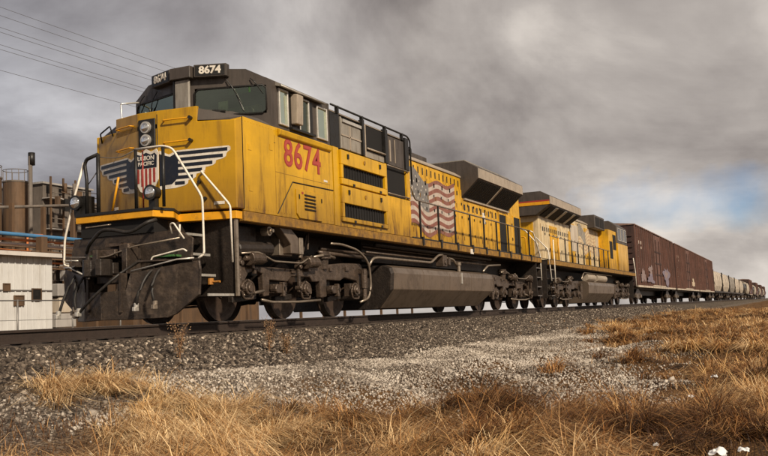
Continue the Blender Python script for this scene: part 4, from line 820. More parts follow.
def make_boxcar():
    r = empty('boxcar', (0,0,0), None, 'boxcar', 'boxcars behind the locomotives'); Lc = 20.3
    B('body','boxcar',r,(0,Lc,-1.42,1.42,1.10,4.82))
    B('side_sill','cream',r,(0,Lc,-1.50,-1.421,1.0,1.12)); B('side_sill','cream',r,(0,Lc,1.421,1.5,1.0,1.12))
    B('underframe','under2',r,(.2,Lc-.2,-1.0,1.0,.92,1.10),(3,Lc-3,-.3,.3,.55,.92))
    mb = MB(); mb.prism([(-1.5,4.821),(-1.5,4.87),(0,5.02),(1.5,4.87),(1.5,4.821)],'x',-.05,Lc+.05); rf = mb.build('roof','boxroof',r)
    mb = MB()
    for i in range(20): mb.prism([(-1.48,4.87),(-1.48,4.90),(0,5.05),(1.48,4.90),(1.48,4.87)],'x',.4+i*1.02,.46+i*1.02)
    mb.build('roof_rib','boxroof',rf)
    for i in range(23):
        x = .02+i*(Lc-.16)/22
        if 8.3 < x < 11.9: continue
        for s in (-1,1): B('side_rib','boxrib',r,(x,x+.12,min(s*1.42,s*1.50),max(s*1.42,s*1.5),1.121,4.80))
    for s in (-1,1):
        for x0 in (8.45,10.2):
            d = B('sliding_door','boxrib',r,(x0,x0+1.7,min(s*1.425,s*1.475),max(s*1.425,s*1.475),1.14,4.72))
            mb = MB(); 
            for z in (1.9,2.7,3.5): mb.box(x0+.02,x0+1.68,min(s*1.475,s*1.50),max(s*1.475,s*1.5),z,z+.10)
            mb.box(x0+.8,x0+.86,min(s*1.475,s*1.53),max(s*1.475,s*1.53),1.2,4.4)
            mb.build('door_rail','boxcar',d)
        B('door_track','cream',r,(6.8,13.6,min(s*1.43,s*1.53),max(s*1.43,s*1.53),1.125,1.20))
    # end: corrugations, ladder
    for i in range(9): 
        for xx in (-.06,Lc): B('end_corrugation','boxcar',r,(xx,xx+.06,-1.3,1.3,1.4+i*.34,1.52+i*.34))
    for i in range(8): T('ladder_rung','pipe',r,[(.1,-1.55,1.35+.38*i),(.62,-1.55,1.35+.38*i)],r=.014,n=4)
    for x in (2.4,Lc-2.4): freight_truck(r,x)
    for x in (-.45,Lc+.45): B('coupler','under',r,(x-.45,x+.45,-.12,.12,.76,1.0))
    B('stencil','wdec',r,(1.7,3.0,-1.426,-1.421,3.75,3.95),(2.0,2.8,-1.426,-1.421,3.45,3.6))
    return r
def blob(name, m, parent, x0,x1,z0,z1, y, k):
    """irregular sprayed shape on a car side"""
    rnd = random.Random(k); p=[]; n=26
    for i in range(n):
        a = 2*math.pi*i/n; rr = .62+.38*rnd.random()+.2*math.sin(3*a+k)+.1*math.sin(7*a)
        p.append(((x0+x1)/2+(x1-x0)/2*rr*math.cos(a), (z0+z1)/2+(z1-z0)/2*rr*math.sin(a)))
    mb = MB(); mb.prism(p,'y',y,y+.004); return mb.build(name,m,parent)
bx = make_boxcar(); bx.location = (45.0,0,0); bx['label'] = 'brown ribbed boxcar right behind the second locomotive, with pale graffiti low on its side'
boxes = [bx]
lab = ['brown boxcar in the middle of the three, coupled between two other brown boxcars','brown boxcar just ahead of the cream covered hopper cars']
for i,x in enumerate((66.8,88.2)):
    c = copy_tree(bx); c.location = (x,0,0); c['label'] = lab[i]; boxes.append(c)
for k,(a,b,z0,z1,m) in enumerate(((1.2,3.6,1.25,2.2,'graf'),(4.0,7.6,1.25,2.0,'grafv'),(4.6,7.0,1.9,2.5,'graf'),(12.4,16.8,1.2,2.7,'grafv'),(13.2,15.6,1.8,2.4,'graf'))):
    blob('graffiti',m,bx,a,b,z0,z1,-1.5045-.001*k,k+3)
blob('graffiti','sand',boxes[1],12.5,16,1.3,2.2,-1.504,9)
def make_hopper(mname):
    r = empty('covered_hopper', (0,0,0), None, 'hopper car', 'covered hopper cars'); Lc = 16.2
    sec = [(-1.25,1.25),(-1.50,1.9),(-1.55,2.6),(-1.48,3.3),(-1.15,3.85),(-.6,4.1),(.6,4.1),(1.15,3.85),(1.48,3.3),(1.55,2.6),(1.50,1.9),(1.25,1.25)]
    mb = MB()
    mb.loft([(1.9,y*.98,z) for y,z in sec],[(Lc-1.9,y*.98,z) for y,z in sec]); mb.build('body',mname,r,smooth=False)
    for a,b in ((.25,1.9),(Lc-.25,Lc-1.9)):
        mb = MB(); mb.loft([(a,y*.9,max(z,3.0)) for y,z in sec],[(b,y*.975,z) for y,z in sec]); mb.build('slope_sheet',mname,r)
    B('side_sill','under2',r,(0,Lc,-1.52,-1.40,1.0,1.22)); B('side_sill','under2',r,(0,Lc,1.40,1.52,1.0,1.22)); B('centre_sill','under2',r,(0,Lc,-.3,.3,.8,1.2))
    for i in range(1,3): 
        x = 1.9+(Lc-3.8)*i/3; mb = MB(); mb.prism([(y*1.005,z) for y,z in sec],'x',x-.05,x+.05); mb.build('partition_seam','hgrey',r)
    for x in (.1,Lc-.2): B('end_post','under2',r,(x,x+.1,-1.45,-1.35,1.2,3.9),(x,x+.1,1.35,1.45,1.2,3.9))
    B('running_board','pipe',r,(.1,Lc-.1,-.45,.45,4.16,4.20)); 
    for i in range(4): B('hatch','hgrey',r,(2.6+i*3.1,4.0+i*3.1,-.3,.3,4.2,4.28))
    for i in range(3): 
        x = 4.0+i*4.1; mb = MB(); mb.loft([(x-1.4,-1.1,1.25),(x+1.4,-1.1,1.25),(x+1.4,1.1,1.25),(x-1.4,1.1,1.25)],[(x-.3,-.4,.45),(x+.3,-.4,.45),(x+.3,.4,.45),(x-.3,.4,.45)]); mb.build('discharge_gate','under2',r)
    for x in (1.7,Lc-1.7): freight_truck(r,x)
    for x in (-.4,Lc+.4): B('coupler','under',r,(x-.4,x+.4,-.12,.12,.76,1.0))
    return r
hp = make_hopper('cream'); hp.location = (109.8,0,0); hp['label'] = 'cream covered hopper car coupled directly behind the last brown boxcar'
lab = ['second cream covered hopper car, behind the one next to the boxcars','grey covered hopper car behind the two cream ones','cream covered hopper car with tan patch, fourth of the hoppers','last covered hopper before the low dark cars']
for i in range(4):
    c = copy_tree(hp); c.location = (127.2+17.4*i,0,0); c['label'] = lab[i]
    if i in (1,):
        for ch in c.children:
            if ch.name.startswith(('body','slope')): ch.data = ch.data.copy(); ch.data.materials[0] = M['hgrey']
def make_tankcar():
    r = empty('tank_car', (0,0,0), None, 'tank car', 'far tank cars'); Lc = 15.5
    mb = MB(); mb.tube([(.5,0,2.5),(.8,0,2.5),(1.3,0,2.5),(Lc-1.3,0,2.5),(Lc-.8,0,2.5),(Lc-.5,0,2.5)],[.5,1.1,1.45,1.45,1.1,.5],20); mb.build('barrel','tankblack',r,smooth=True)
    mb = MB(); mb.cyl((Lc/2,0,3.8),(Lc/2,0,4.35),.5,12); mb.build('dome','tankblack',r)
    B('underframe','under2',r,(0,Lc,-.6,.6,.85,1.15)); B('platform','tan',r,(Lc/2-1.2,Lc/2+1.2,-1.4,1.4,3.72,3.78))
    for x in (1.7,Lc-1.7): freight_truck(r,x)
    return r
tk_ = make_tankcar(); tk_.location = (197.0,0,0); tk_['label'] = 'dark tank car following the covered hoppers far down the train'
x = 214.0; rank = ['nearest','second nearest','third nearest','farthest']
for i in range(12):
    if i % 3 == 0: c = copy_tree(hp); c['label'] = rank[i//3]+' of the four small pale hopper cars far down the train'; c['group'] = 'distant hopper cars'; Lx = 17.4
    elif i % 3 == 1: c = copy_tree(bx); c['label'] = rank[i//3]+' of the four small brown boxcars far down the train'; c['group'] = 'distant boxcars'; Lx = 21.3
    else: c = copy_tree(tk_); c['label'] = rank[i//3]+' of the four small dark tank cars far down the train'; c['group'] = 'distant tank cars'; Lx = 16.5
    c.location = (x,0,0); x += Lx

# ================================================================== TRACK
track = empty('railway_track', (0,0,0), 'single dark railway track on ballast under the train', 'railway track')
for y in (-.7525,.7525):
    mb = MB(); mb.prism([(y-.07,-.172),(y+.07,-.172),(y+.07,-.16),(y+.011,-.14),(y+.010,-.045),(y+.034,-.035),(y+.036,-.004),(y-.036,-.004),(y-.034,-.035),(y-.010,-.045),(y-.011,-.14),(y-.07,-.16)],'x',-70,520); rl = mb.build('rail','rail',track)
    B('rail_head','railtop',rl,(-70,520,y-.030,y+.030,-.0035,0.0))
mb = MB(); mb.box(-.115,.115,-1.30,1.30,-.35,-.18); tie0 = mb.build('sleeper','tie',track,bev=.012); tie0.location = (-25,0,0)
tps = []
for y in (-.7525,.7525):
    mb = MB(); mb.box(-.10,.10,y-.17,y+.17,-.1795,-.171)
    for q in (-1,1): mb.box(-.015,.015,y+q*.075-.012,y+q*.075+.012,-.1712,-.145)
    tps.append(mb.build('tie_plate', 'rail', tie0))
for i in range(1,290):
    o = tie0.copy(); COL.objects.link(o); o.location = (-25+.52*i+random.uniform(-.02,.02),random.uniform(-.03,.03),random.uniform(-.01,.004))
    if i < 90:
        for tp0 in tps: p_ = tp0.copy(); COL.objects.link(p_); p_.parent = o

# ================================================================== GROUND
def prof(X, Y):
    """ground height; Y across the track"""
    s = np.abs(Y)
    z = np.interp(s, [0,1.45,2.9,4.2,7,30,400,6000], [-.24,-.235,-.66,-.80,-.86,-.85,-.55,-.45])
    w = np.clip((s-2.3)/2,0,1)
    und = .05*np.sin(X*.55+Y*.9)+.045*np.sin(X*.23-Y*.61+1.3)+.03*np.sin(X*1.3+Y*1.7)
    hum = .13*np.exp(-((X+3.0)/4.0)**2-((Y+3.9)/1.1)**2)
    hum = hum+np.where(Y<0,1,0)*np.clip((s-3.4)/1.5,0,1)*(.07*np.sin(X*1.9+Y*1.1+.5)*np.sin(Y*2.3-X*.7)+.05*np.sin(X*3.1-Y*2.7))*np.clip(1-np.abs(X)/60,0,1)
    far = np.clip((X-14)/30,0,1)*np.where(Y<0, np.interp(s,[2.8,5,9,40],[0,.22,.20,.10]), 0)
    return z+w*und+hum+far
def stretch(a, b, n, c, p=2.2):
    t = np.linspace(-1,1,n); k = np.sign(t)*np.abs(t)**p
    return np.where(k<0, c+(c-a)*k, c+(b-c)*k)
gx_ = np.unique(np.concatenate([stretch(-4000,6000,160,2,3.4),np.linspace(-9,20,170)])); gy_ = np.unique(np.concatenate([stretch(-4000,4000,110,-4,3.6),np.linspace(-11,2,110)]))
GX,GY = np.meshgrid(gx_,gy_,indexing='ij'); GZ = prof(GX,GY)
nv = GX.size; vs = np.stack([GX.ravel(),GY.ravel(),GZ.ravel()],1)
idx = np.arange(nv).reshape(GX.shape); fs = np.stack([idx[:-1,:-1],idx[1:,:-1],idx[1:,1:],idx[:-1,1:]],-1).reshape(-1,4)
def fast_mesh(name, vs, fs, mats, attr=None):
    me = bpy.data.meshes.new(name); k = fs.shape[1]
    me.vertices.add(len(vs)); me.vertices.foreach_set('co', vs.astype(np.float32).ravel())
    me.loops.add(fs.size); me.loops.foreach_set('vertex_index', fs.astype(np.int32).ravel())
    me.polygons.add(len(fs)); me.polygons.foreach_set('loop_start', np.arange(0,fs.size,k,dtype=np.int32)); me.polygons.foreach_set('loop_total', np.full(len(fs),k,dtype=np.int32))
    if attr is not None:
        a = me.attributes.new('tone','FLOAT','POINT'); a.data.foreach_set('value', attr.astype(np.float32))
    me.update(calc_edges=True); me.validate()
    for m in mats: me.materials.append(m)
    o = bpy.data.objects.new(name, me); COL.objects.link(o); return o
def ramp_mat(name, stops, rough=.9, attr=True, nscale=None, bump=0, trans=0):
    m = bpy.data.materials.new(name); m.use_nodes = True; n = m.node_tree.nodes; l = m.node_tree.links; p = n['Principled BSDF']; p.inputs['Roughness'].default_value = rough
    p.inputs['Specular IOR Level'].default_value = .25
    r = n.new('ShaderNodeValToRGB'); e = r.color_ramp.elements
    while len(e) < len(stops): e.new(.5)
    for el,(q,c) in zip(e,stops): el.position = q; el.color = tuple(c)+(1,)
    if attr:
        a = n.new('ShaderNodeAttribute'); a.attribute_name = 'tone'; src = a.outputs['Fac']
        if nscale:
            tc = n.new('ShaderNodeTexCoord'); no = n.new('ShaderNodeTexNoise'); no.inputs['Scale'].default_value = nscale; no.inputs['Detail'].default_value = 5; l.new(tc.outputs['Object'],no.inputs['Vector'])
            k = n.new('ShaderNodeMath'); k.operation = 'MULTIPLY_ADD'; l.new(no.outputs[0],k.inputs[0]); k.inputs[1].default_value = .5
            k2 = n.new('ShaderNodeMath'); k2.operation = 'ADD'; l.new(src,k2.inputs[0]); k2.inputs[1].default_value = -.25; l.new(k2.outputs[0],k.inputs[2]); src = k.outputs[0]
    l.new(src,r.inputs[0]); l.new(r.outputs[0],p.inputs['Base Color'])
    return m
# ground sheet material: dark ballast near the track, pale gravel apron, tawny turf beyond
gm = bpy.data.materials.new('ground_soil'); gm.use_nodes = True; n = gm.node_tree.nodes; l = gm.node_tree.links; p = n['Principled BSDF']; p.inputs['Roughness'].default_value = .95; p.inputs['Specular IOR Level'].default_value = .2
tcg = n.new('ShaderNodeTexCoord'); vv = tcg.outputs['Object']
def noise(sc_, d=8, ro=.6):
    a = n.new('ShaderNodeTexNoise'); a.inputs['Scale'].default_value = sc_; a.inputs['Detail'].default_value = d; a.inputs['Roughness'].default_value = ro; l.new(vv,a.inputs['Vector']); return a.outputs[0]
def rampn(f, st):
    r = n.new('ShaderNodeValToRGB'); e = r.color_ramp.elements
    while len(e) < len(st): e.new(.5)
    for el,(q,c) in zip(e,st): el.position = q; el.color = tuple(c)+(1,)
    l.new(f,r.inputs[0]); return r.outputs[0]
def mm(op,a,b,c=None,cl=False):
    k = n.new('ShaderNodeMath'); k.operation = op; k.use_clamp = cl
    for i,q in enumerate((a,b,c)):
        if q is None: continue
        if isinstance(q,(int,float)): k.inputs[i].default_value = q
        else: l.new(q,k.inputs[i])
    return k.outputs[0]
sp_ = n.new('ShaderNodeSeparateXYZ'); l.new(vv,sp_.inputs[0])
grass_c = rampn(mm('MULTIPLY_ADD',noise(.9,10,.7),1.0,mm('MULTIPLY',mm('SUBTRACT',noise(.16,4),.5),.7)), [(.30,(.030,.016,.008)),(.47,(.12,.062,.024)),(.66,(.20,.11,.045)),(.85,(.32,.20,.09))])  # turf, darkened so its colour carries the shadows between grass clumps
vor = n.new('ShaderNodeTexVoronoi'); vor.inputs['Scale'].default_value = 34; l.new(vv,vor.inputs['Vector'])
vg = n.new('ShaderNodeRGBToBW'); l.new(vor.outputs['Color'],vg.inputs[0])
grav_c = rampn(mm('MULTIPLY_ADD',vg.outputs[0],.55,mm('MULTIPLY',noise(1.2),.5)), [(.25,(.035,.028,.022)),(.5,(.13,.105,.085)),(.75,(.30,.245,.19))])
bal_c = rampn(mm('MULTIPLY_ADD',vg.outputs[0],.6,mm('MULTIPLY',noise(1.2),.4)), [(.25,(.022,.017,.013)),(.5,(.085,.067,.052)),(.8,(.22,.18,.14))])
absy = mm('ABSOLUTE',sp_.outputs[1],0)
wob = mm('MULTIPLY',mm('SUBTRACT',noise(.5),.5),2.2)
fb = mm('MULTIPLY_ADD',mm('ADD',absy,wob),1.4,-3.9,True)
fg = mm('MULTIPLY_ADD',mm('ADD',absy,mm('MULTIPLY',wob,1.5)),1.1,-5.0,True)
x1_ = n.new('ShaderNodeMix'); x1_.data_type='RGBA'; l.new(fb,x1_.inputs[0]); l.new(bal_c,x1_.inputs[6]); l.new(grav_c,x1_.inputs[7])
x2_ = n.new('ShaderNodeMix'); x2_.data_type='RGBA'; l.new(fg,x2_.inputs[0]); l.new(x1_.outputs[2],x2_.inputs[6]); l.new(grass_c,x2_.inputs[7])
l.new(x2_.outputs[2],p.inputs['Base Color'])
bb = n.new('ShaderNodeBump'); bb.inputs['Strength'].default_value = .9; bb.inputs['Distance'].default_value = .06; l.new(mm('MULTIPLY_ADD',vor.outputs['Distance'],-.5,noise(6,8,.7)),bb.inputs['Height']); l.new(bb.outputs[0],p.inputs['Normal'])
g = fast_mesh('ground', vs, fs, [gm]); tag(g,'open trackside ground of gravel and dry tawny turf',kind='structure'); g.data.polygons.foreach_set('use_smooth',[True]*len(g.data.polygons))

# frustum test so that loose stuff is only laid where it can be seen (with a wide margin)
def visible(X,Y,Z,m=1.10,near=1.5,far=1e9):
    d = np.stack([X-CAM.x,Y-CAM.y,Z-CAM.z],1); f_,r_,u_ = [d@np.array(q) for q in (fw,rt2,up2)]
    return (f_>near)&(f_<far)&(np.abs(r_)<f_*.427*m+.6)&(np.abs(u_)<f_*.2535*m+.6)
rng = np.random.default_rng(5)
def val_noise(X,Y,s,seed):
    r = np.random.default_rng(seed); g_ = r.random((64,64)); x=(X/s)%64; y=(Y/s)%64; i=np.floor(x).astype(int); j=np.floor(y).astype(int); fx=x-i; fy=y-j; fx=fx*fx*(3-2*fx); fy=fy*fy*(3-2*fy)
    a=g_[i%64,j%64]; b=g_[(i+1)%64,j%64]; c=g_[i%64,(j+1)%64]; d=g_[(i+1)%64,(j+1)%64]
    return a*(1-fx)*(1-fy)+b*fx*(1-fy)+c*(1-fx)*fy+d*fx*fy
# ---- stones
ico_v = []; ph=(1+5**.5)/2
for a,b in ((-1,ph),(1,ph),(-1,-ph),(1,-ph)): ico_v.append((a,b,0))
for a,b in ((-1,ph),(1,ph),(-1,-ph),(1,-ph)): ico_v.append((0,a,b))
for a,b in ((ph,-1),(ph,1),(-ph,-1),(-ph,1)): ico_v.append((a,0,b))
ico_v = np.array(ico_v)/np.linalg.norm(ico_v[0]); ico_f = np.array([(0,11,5),(0,5,1),(0,1,7),(0,7,10),(0,10,11),(1,5,9),(5,11,4),(11,10,2),(10,7,6),(7,1,8),(3,9,4),(3,4,2),(3,2,6),(3,6,8),(3,8,9),(4,9,5),(2,4,11),(6,2,10),(8,6,7),(9,8,1)])
octo_v = np.array([(1,0,0),(-1,0,0),(0,1,0),(0,-1,0),(0,0,1),(0,0,-1)],float); octo_f = np.array([(0,2,4),(2,1,4),(1,3,4),(3,0,4),(2,0,5),(1,2,5),(3,1,5),(0,3,5)])
def stones(name, X, Y, size, bv, bf, mats, tone, lift=.25, **k):
    m = len(X); Z = prof(X,Y)
    J = 1+rng.uniform(-.32,.32,(m,len(bv),1)); V = bv[None]*J
    V = V*rng.uniform(.65,1.25,(m,1,3))
    q = rng.normal(size=(m,4)); q /= np.linalg.norm(q,axis=1)[:,None]; w,x,y,z = q.T
    Rm = np.stack([1-2*(y*y+z*z),2*(x*y-z*w),2*(x*z+y*w),2*(x*y+z*w),1-2*(x*x+z*z),2*(y*z-x*w),2*(x*z-y*w),2*(y*z+x*w),1-2*(x*x+y*y)],1).reshape(m,3,3)
    V = np.einsum('mij,mkj->mki',Rm,V)*size[:,None,None]
    V += np.stack([X,Y,Z+size*lift],1)[:,None]
    F = bf[None]+(np.arange(m)*len(bv))[:,None,None]
    o = fast_mesh(name, V.reshape(-1,3), F.reshape(-1,3), mats, np.repeat(tone,len(bv)))
    tag(o,kind='stuff',**k); return o
def scatter(n_, x0,x1,y0,y1, **k):
    X = rng.uniform(x0,x1,n_); Y = rng.uniform(y0,y1,n_); v_ = visible(X,Y,prof(X,Y),**k); return X[v_],Y[v_]
bal_m = ramp_mat('ballast_stone',[(0,(.016,.012,.010)),(.35,(.075,.058,.045)),(.7,(.20,.16,.125)),(1,(.52,.44,.35))],.85)
gra_m = ramp_mat('gravel_stone',[(0,(.06,.048,.038)),(.33,(.19,.155,.125)),(.7,(.38,.33,.275)),(1,(.58,.52,.45))],.85)
X,Y = scatter(78000,-7,22,-3.3,.9)
k_ = ~((np.abs(np.abs(Y)-.7525)<.10))
X,Y = X[k_],Y[k_]; sz = rng.uniform(.013,.033,len(X)); 
nr = (X < 3.5)&(Y < -.8)
for q_,bv_,bf_,l_ in ((nr,ico_v,ico_f,'coarse dark ballast stones heaped along the near stretch of track'),(~nr,octo_v,octo_f,'coarse dark ballast stones between the rails and along the middle stretch')):
    stones('ballast',X[q_],Y[q_],sz[q_],bv_,bf_,[bal_m],np.clip(rng.normal(.42,.25,q_.sum()),0,1)**1.3,label=l_)
X,Y = scatter(26000,22,60,-3.3,-.9); stones('ballast',X,Y,rng.uniform(.03,.06,len(X)),octo_v,octo_f,[bal_m],np.clip(rng.normal(.42,.25,len(X)),0,1)**1.3,label='coarse dark ballast stones farther along the track')
# apron gravel, thinned where the grass takes over
def grassiness(X,Y):
    s=-Y
    edge = np.interp(X,[-12,-6,-4.6,-3.8,-3.0,1,4,7,10,16,40],[3.0,3.1,3.4,5.0,7.6,7.7,7.2,6.3,5.1,3.8,3.3])
    nn = (val_noise(X,Y,1.1,3)-.5)*1.5+(val_noise(X,Y,.42,4)-.5)*.9
    return s-edge+nn
X,Y = scatter(195000,-8,20,-8.8,-1.7); gq = grassiness(X,Y); keep = (rng.random(len(X)) < np.clip(.95-gq*.7,0.03,1)*np.clip((-Y-1.6)/1.6,.1,1)); X,Y = X[keep],Y[keep]
tn = np.clip(rng.normal(.45,.26,len(X))+(val_noise(X,Y,.8,11)-.5)*.7+np.clip((-Y-3.4)*.18,-.32,.16),0,1)
stones('gravel',X,Y,rng.uniform(.007,.019,len(X))*np.where(rng.random(len(X))<.06,1.7,1)*np.where(rng.random(len(X))<.05,1.5,1),octo_v,octo_f,[gra_m],tn,label='pale loose gravel between the ballast and the dry grass')
# ---- dry grass
def blades(name, X, Y, ln, tone, wid, mats, bend=1.0, k=4, mat_h=1.0, az0=None, t0=.62, **kw):
    m = len(X); Z = prof(X,Y)-.01
    az = rng.normal(.15,1.0,m)+ (val_noise(X,Y,.5,21)-.5)*5.0 if az0 is None else az0
    lean = np.clip(rng.normal(1.05,.35,m)*bend,.55,1.9)
    V = np.zeros((m,(k+1),2,3)); x=X.copy(); y=Y.copy(); z=Z.copy(); tilt = lean*t0; flo = Z+rng.uniform(.0,.075,m)*mat_h
    sx,sy = -np.sin(az),np.cos(az); tw = rng.uniform(-.7,.7,m)
    for i in range(k+1):
        w_ = wid*(1-(i/k)**1.6*.9)*.5
        a2 = az+tw*i/k; px,py = -np.sin(a2),np.cos(a2)
        V[:,i,0] = np.stack([x-px*w_,y-py*w_,z],1); V[:,i,1] = np.stack([x+px*w_,y+py*w_,z],1)
        st = ln/k; x += np.cos(a2)*np.sin(tilt)*st; y += np.sin(a2)*np.sin(tilt)*st; z += np.cos(tilt)*st; tilt = np.minimum(tilt+lean*.55*(1+.5*i),2.0)
        z = np.maximum(z, np.minimum(flo, prof(x,y)+.09))
    b = np.arange(m)*(k+1)*2; F = []
    for i in range(k): F.append(np.stack([b+2*i,b+2*i+1,b+2*i+3,b+2*i+2],1))
    o = fast_mesh(name, V.reshape(-1,3), np.concatenate(F), mats, np.repeat(tone,(k+1)*2)); tag(o,**kw); return o
gr_m = ramp_mat('dry_grass_blade',[(0,(.026,.012,.006)),(.28,(.10,.045,.017)),(.56,(.38,.20,.075)),(1,(.86,.64,.36))],.6)
n_ = 430000
X = rng.uniform(-9,46,n_); Y = -rng.uniform(2.2,16,n_)
dist = np.hypot(X-CAM.x,Y-CAM.y)
v_ = visible(X,Y,prof(X,Y),1.2,1.6); X,Y,dist = X[v_],Y[v_],dist[v_]
gq = grassiness(X,Y)
clump = val_noise(X,Y,.34,31)*.6+val_noise(X,Y,.9,32)*.4
dens = np.clip(gq*1.4,0,1)*np.where(X<-3.5,1,np.clip((clump-.30)*3.2,0.06,1))+np.where((gq>-1.6)&(val_noise(X,Y,.5,77)>.80),.25,0)
keep = rng.random(len(X)) < dens*np.clip(9/dist,.35,1.0); X,Y,clump,dist = X[keep],Y[keep],clump[keep],dist[keep]
ln = rng.uniform(.06,.20,len(X))*(.45+clump*1.0)
patch = (val_noise(X,Y,.9,41)-.5)*1.1
tone = np.clip(rng.normal(.42,.2,len(X))+patch*.8,0,1)
blades('dry_grass',X,Y,ln,tone,rng.uniform(.003,.0065,len(X))*np.clip(dist/9,1,3),[gr_m],k=3,kind='stuff',label='matted tawny dry grass covering the foreground bank')
# tussocks: long strands that fountain out and flop over, in separate shaggy clumps
cand = 4200; cx=-9+52*rng.random(cand)**1.5; cy=-rng.uniform(2.8,13,cand)
ok = visible(cx,cy,prof(cx,cy),1.10,1.9)&(grassiness(cx,cy)+rng.normal(0,.3,cand)>.25)
cx,cy = cx[ok],cy[ok]; cn = val_noise(cx,cy,.85,55); ok = (cn > .40); cx,cy,cn = cx[ok],cy[ok],cn[ok]
lat = (np.stack([cx-CAM.x,cy-CAM.y],1)@np.array([rt.x,rt.y]))/(np.stack([cx-CAM.x,cy-CAM.y],1)@np.array([math.cos(YAW),math.sin(YAW)]))
rus_m = ramp_mat('rust_grass_blade',[(0,(.022,.010,.005)),(.28,(.10,.040,.014)),(.56,(.36,.165,.052)),(1,(.74,.48,.21))],.6)
kinds = {0:[[] for _ in range(6)],1:[[] for _ in range(6)]}
for a,b,q,lt in zip(cx,cy,cn,lat):
    d_ = math.hypot(a-CAM.x,b-CAM.y); rust = int(rng.random() < (.12+.48*np.clip((lt+.12)/.3,0,1)))
    m_ = int(rng.integers(110,210)*min(1,8/d_)**.9); R_ = rng.uniform(.05,.17); th = rng.uniform(0,6.28,m_); rr = R_*np.sqrt(rng.random(m_))
    L_ = rng.uniform(.30,.62)*(.45+.9*q); K = kinds[rust]
    comb = (-1.16 if rng.random()<.7 else 1.98)+rng.normal(0,.35)
    base_ = np.clip(.58+.05*(lt<-.05)+(val_noise(np.array([a]),np.array([b]),1.5,66)[0]-.5)*.8+rng.normal(0,.14),.15,.92)
    K[0].append(a+rr*np.cos(th)); K[1].append(b+rr*np.sin(th)); K[2].append(L_*rng.uniform(.25,1.2,m_))
    K[3].append(np.clip(rng.normal(base_,.18,m_),0,1)); K[4].append(np.where(rng.random(m_)<.62, comb+rng.normal(0,.45,m_), th+rng.normal(0,.4,m_)))
    K[5].append(rng.uniform(.0028,.0062,m_)*max(1,min(3,d_/7)))
for r_,nm_,mt_,lb_ in ((0,'straw_tussocks',gr_m,'pale straw tussocks arching over in shaggy clumps'),(1,'rust_tussocks',rus_m,'rust brown tussocks arching over in shaggy clumps')):
    K = [np.concatenate(q) for q in kinds[r_]]
    blades(nm_,K[0],K[1],K[2],K[3],K[5],[mt_],bend=1.35,k=4,mat_h=2.4,az0=K[4],t0=.55,kind='stuff',label=lb_)
# dry weeds standing in front of the rail
def weed(x,y,h,label,seed,col='tuft'):
    r = random.Random(seed); root = empty('dry_weed',(x,y,float(prof(np.array([x]),np.array([y]))[0])),label,'weed','dry weeds by the rail')
    st = MB(); lf = MB()
    for i in range(7):
        a = r.uniform(0,6.28); l_ = h*r.uniform(.6,1.05); lean = r.uniform(.1,.45)
        p=[(0,0,0)]
        for k in range(1,6):
            t=k/5; p.append((math.cos(a)*lean*l_*t*t+r.uniform(-.01,.01),math.sin(a)*lean*l_*t*t+r.uniform(-.01,.01),l_*t*(1-.15*t)))
        st.tube(p,[.006*(1-.14*k) for k in range(6)],5)
        for k in range(60):
            t=r.uniform(.3,1); q=Vector(p[min(5,int(t*5))])+Vector((r.gauss(0,.035),r.gauss(0,.035),r.gauss(0,.035))); w=r.uniform(.008,.02); d=Vector((r.gauss(0,1),r.gauss(0,1),r.gauss(0,1))).normalized()*w; e=d.cross(Vector((r.gauss(0,1),r.gauss(0,1),r.gauss(0,1)))).normalized()*w*.5
            lf.add([q-d,q+e,q+d,q-e],[(0,1,2,3)])
    st.build('stem','weedstem',root,kind='stuff'); lf.build('seed_head','weedleaf',root,kind='stuff')
M['weedstem'] = mat('weed_stem',(.22,.11,.05),.8,bump=0); M['weedleaf'] = mat('weed_seed_head',(.26,.16,.085),.8,bump=0)
weed(-1.6,-2.35,.62,'thin rusty dry weed standing left, in front of the rail below the plough',1)
weed(.55,-2.4,.62,'bushy rusty dry weed standing in the ballast below the front wheel',2)
weed(.8,-2.55,.40,'short dry weed at the foot of the bushy one by the front wheel',3)
# litter
def litter(x,y,s,label,seed):
    r = random.Random(seed); z=float(prof(np.array([x]),np.array([y]))[0]); vs=[]; n_=9
    for i in range(n_):
        for j in range(n_):
            u_,w_=(i/(n_-1)-.5)*2,(j/(n_-1)-.5)*2
            vs.append((u_*s*(1-.2*abs(w_))+r.uniform(-.1,.1)*s, w_*s*.6+r.uniform(-.1,.1)*s, s*.25+s*.65*r.random()*max(0,1.1-u_*u_*.6-w_*w_*.6)))
    fs=[(i*n_+j,(i+1)*n_+j,(i+1)*n_+j+1,i*n_+j+1) for i in range(n_-1) for j in range(n_-1)]
    mb=MB(); mb.add(vs,fs); o=mb.build('plastic_litter','litter',None,label=label,cat='litter',group='white litter in the grass'); o.location=(x,y,z+.07)
    so_=o.modifiers.new('solid','SOLIDIFY'); so_.thickness=.004; sb_=o.modifiers.new('soft','SUBSURF'); sb_.levels=1; sb_.render_levels=1; o.data.polygons.foreach_set('use_smooth',[True]*len(o.data.polygons))
litter(-6.25,-9.22,.075,'largest crumpled white scrap, at the lower right in the grass',1)
litter(-6.2,-9.34,.045,'smaller white scrap just right of the largest one',2)
litter(-3.6,-8.84,.05,'white scrap in the grass farther back on the right, level with the dark tuft',3)
litter(-1.6,-8.88,.06,'small white scrap farthest back on the right',4)
litter(-5.9,-8.86,.03,'tiny white scrap left of the others, low in the grass',5)

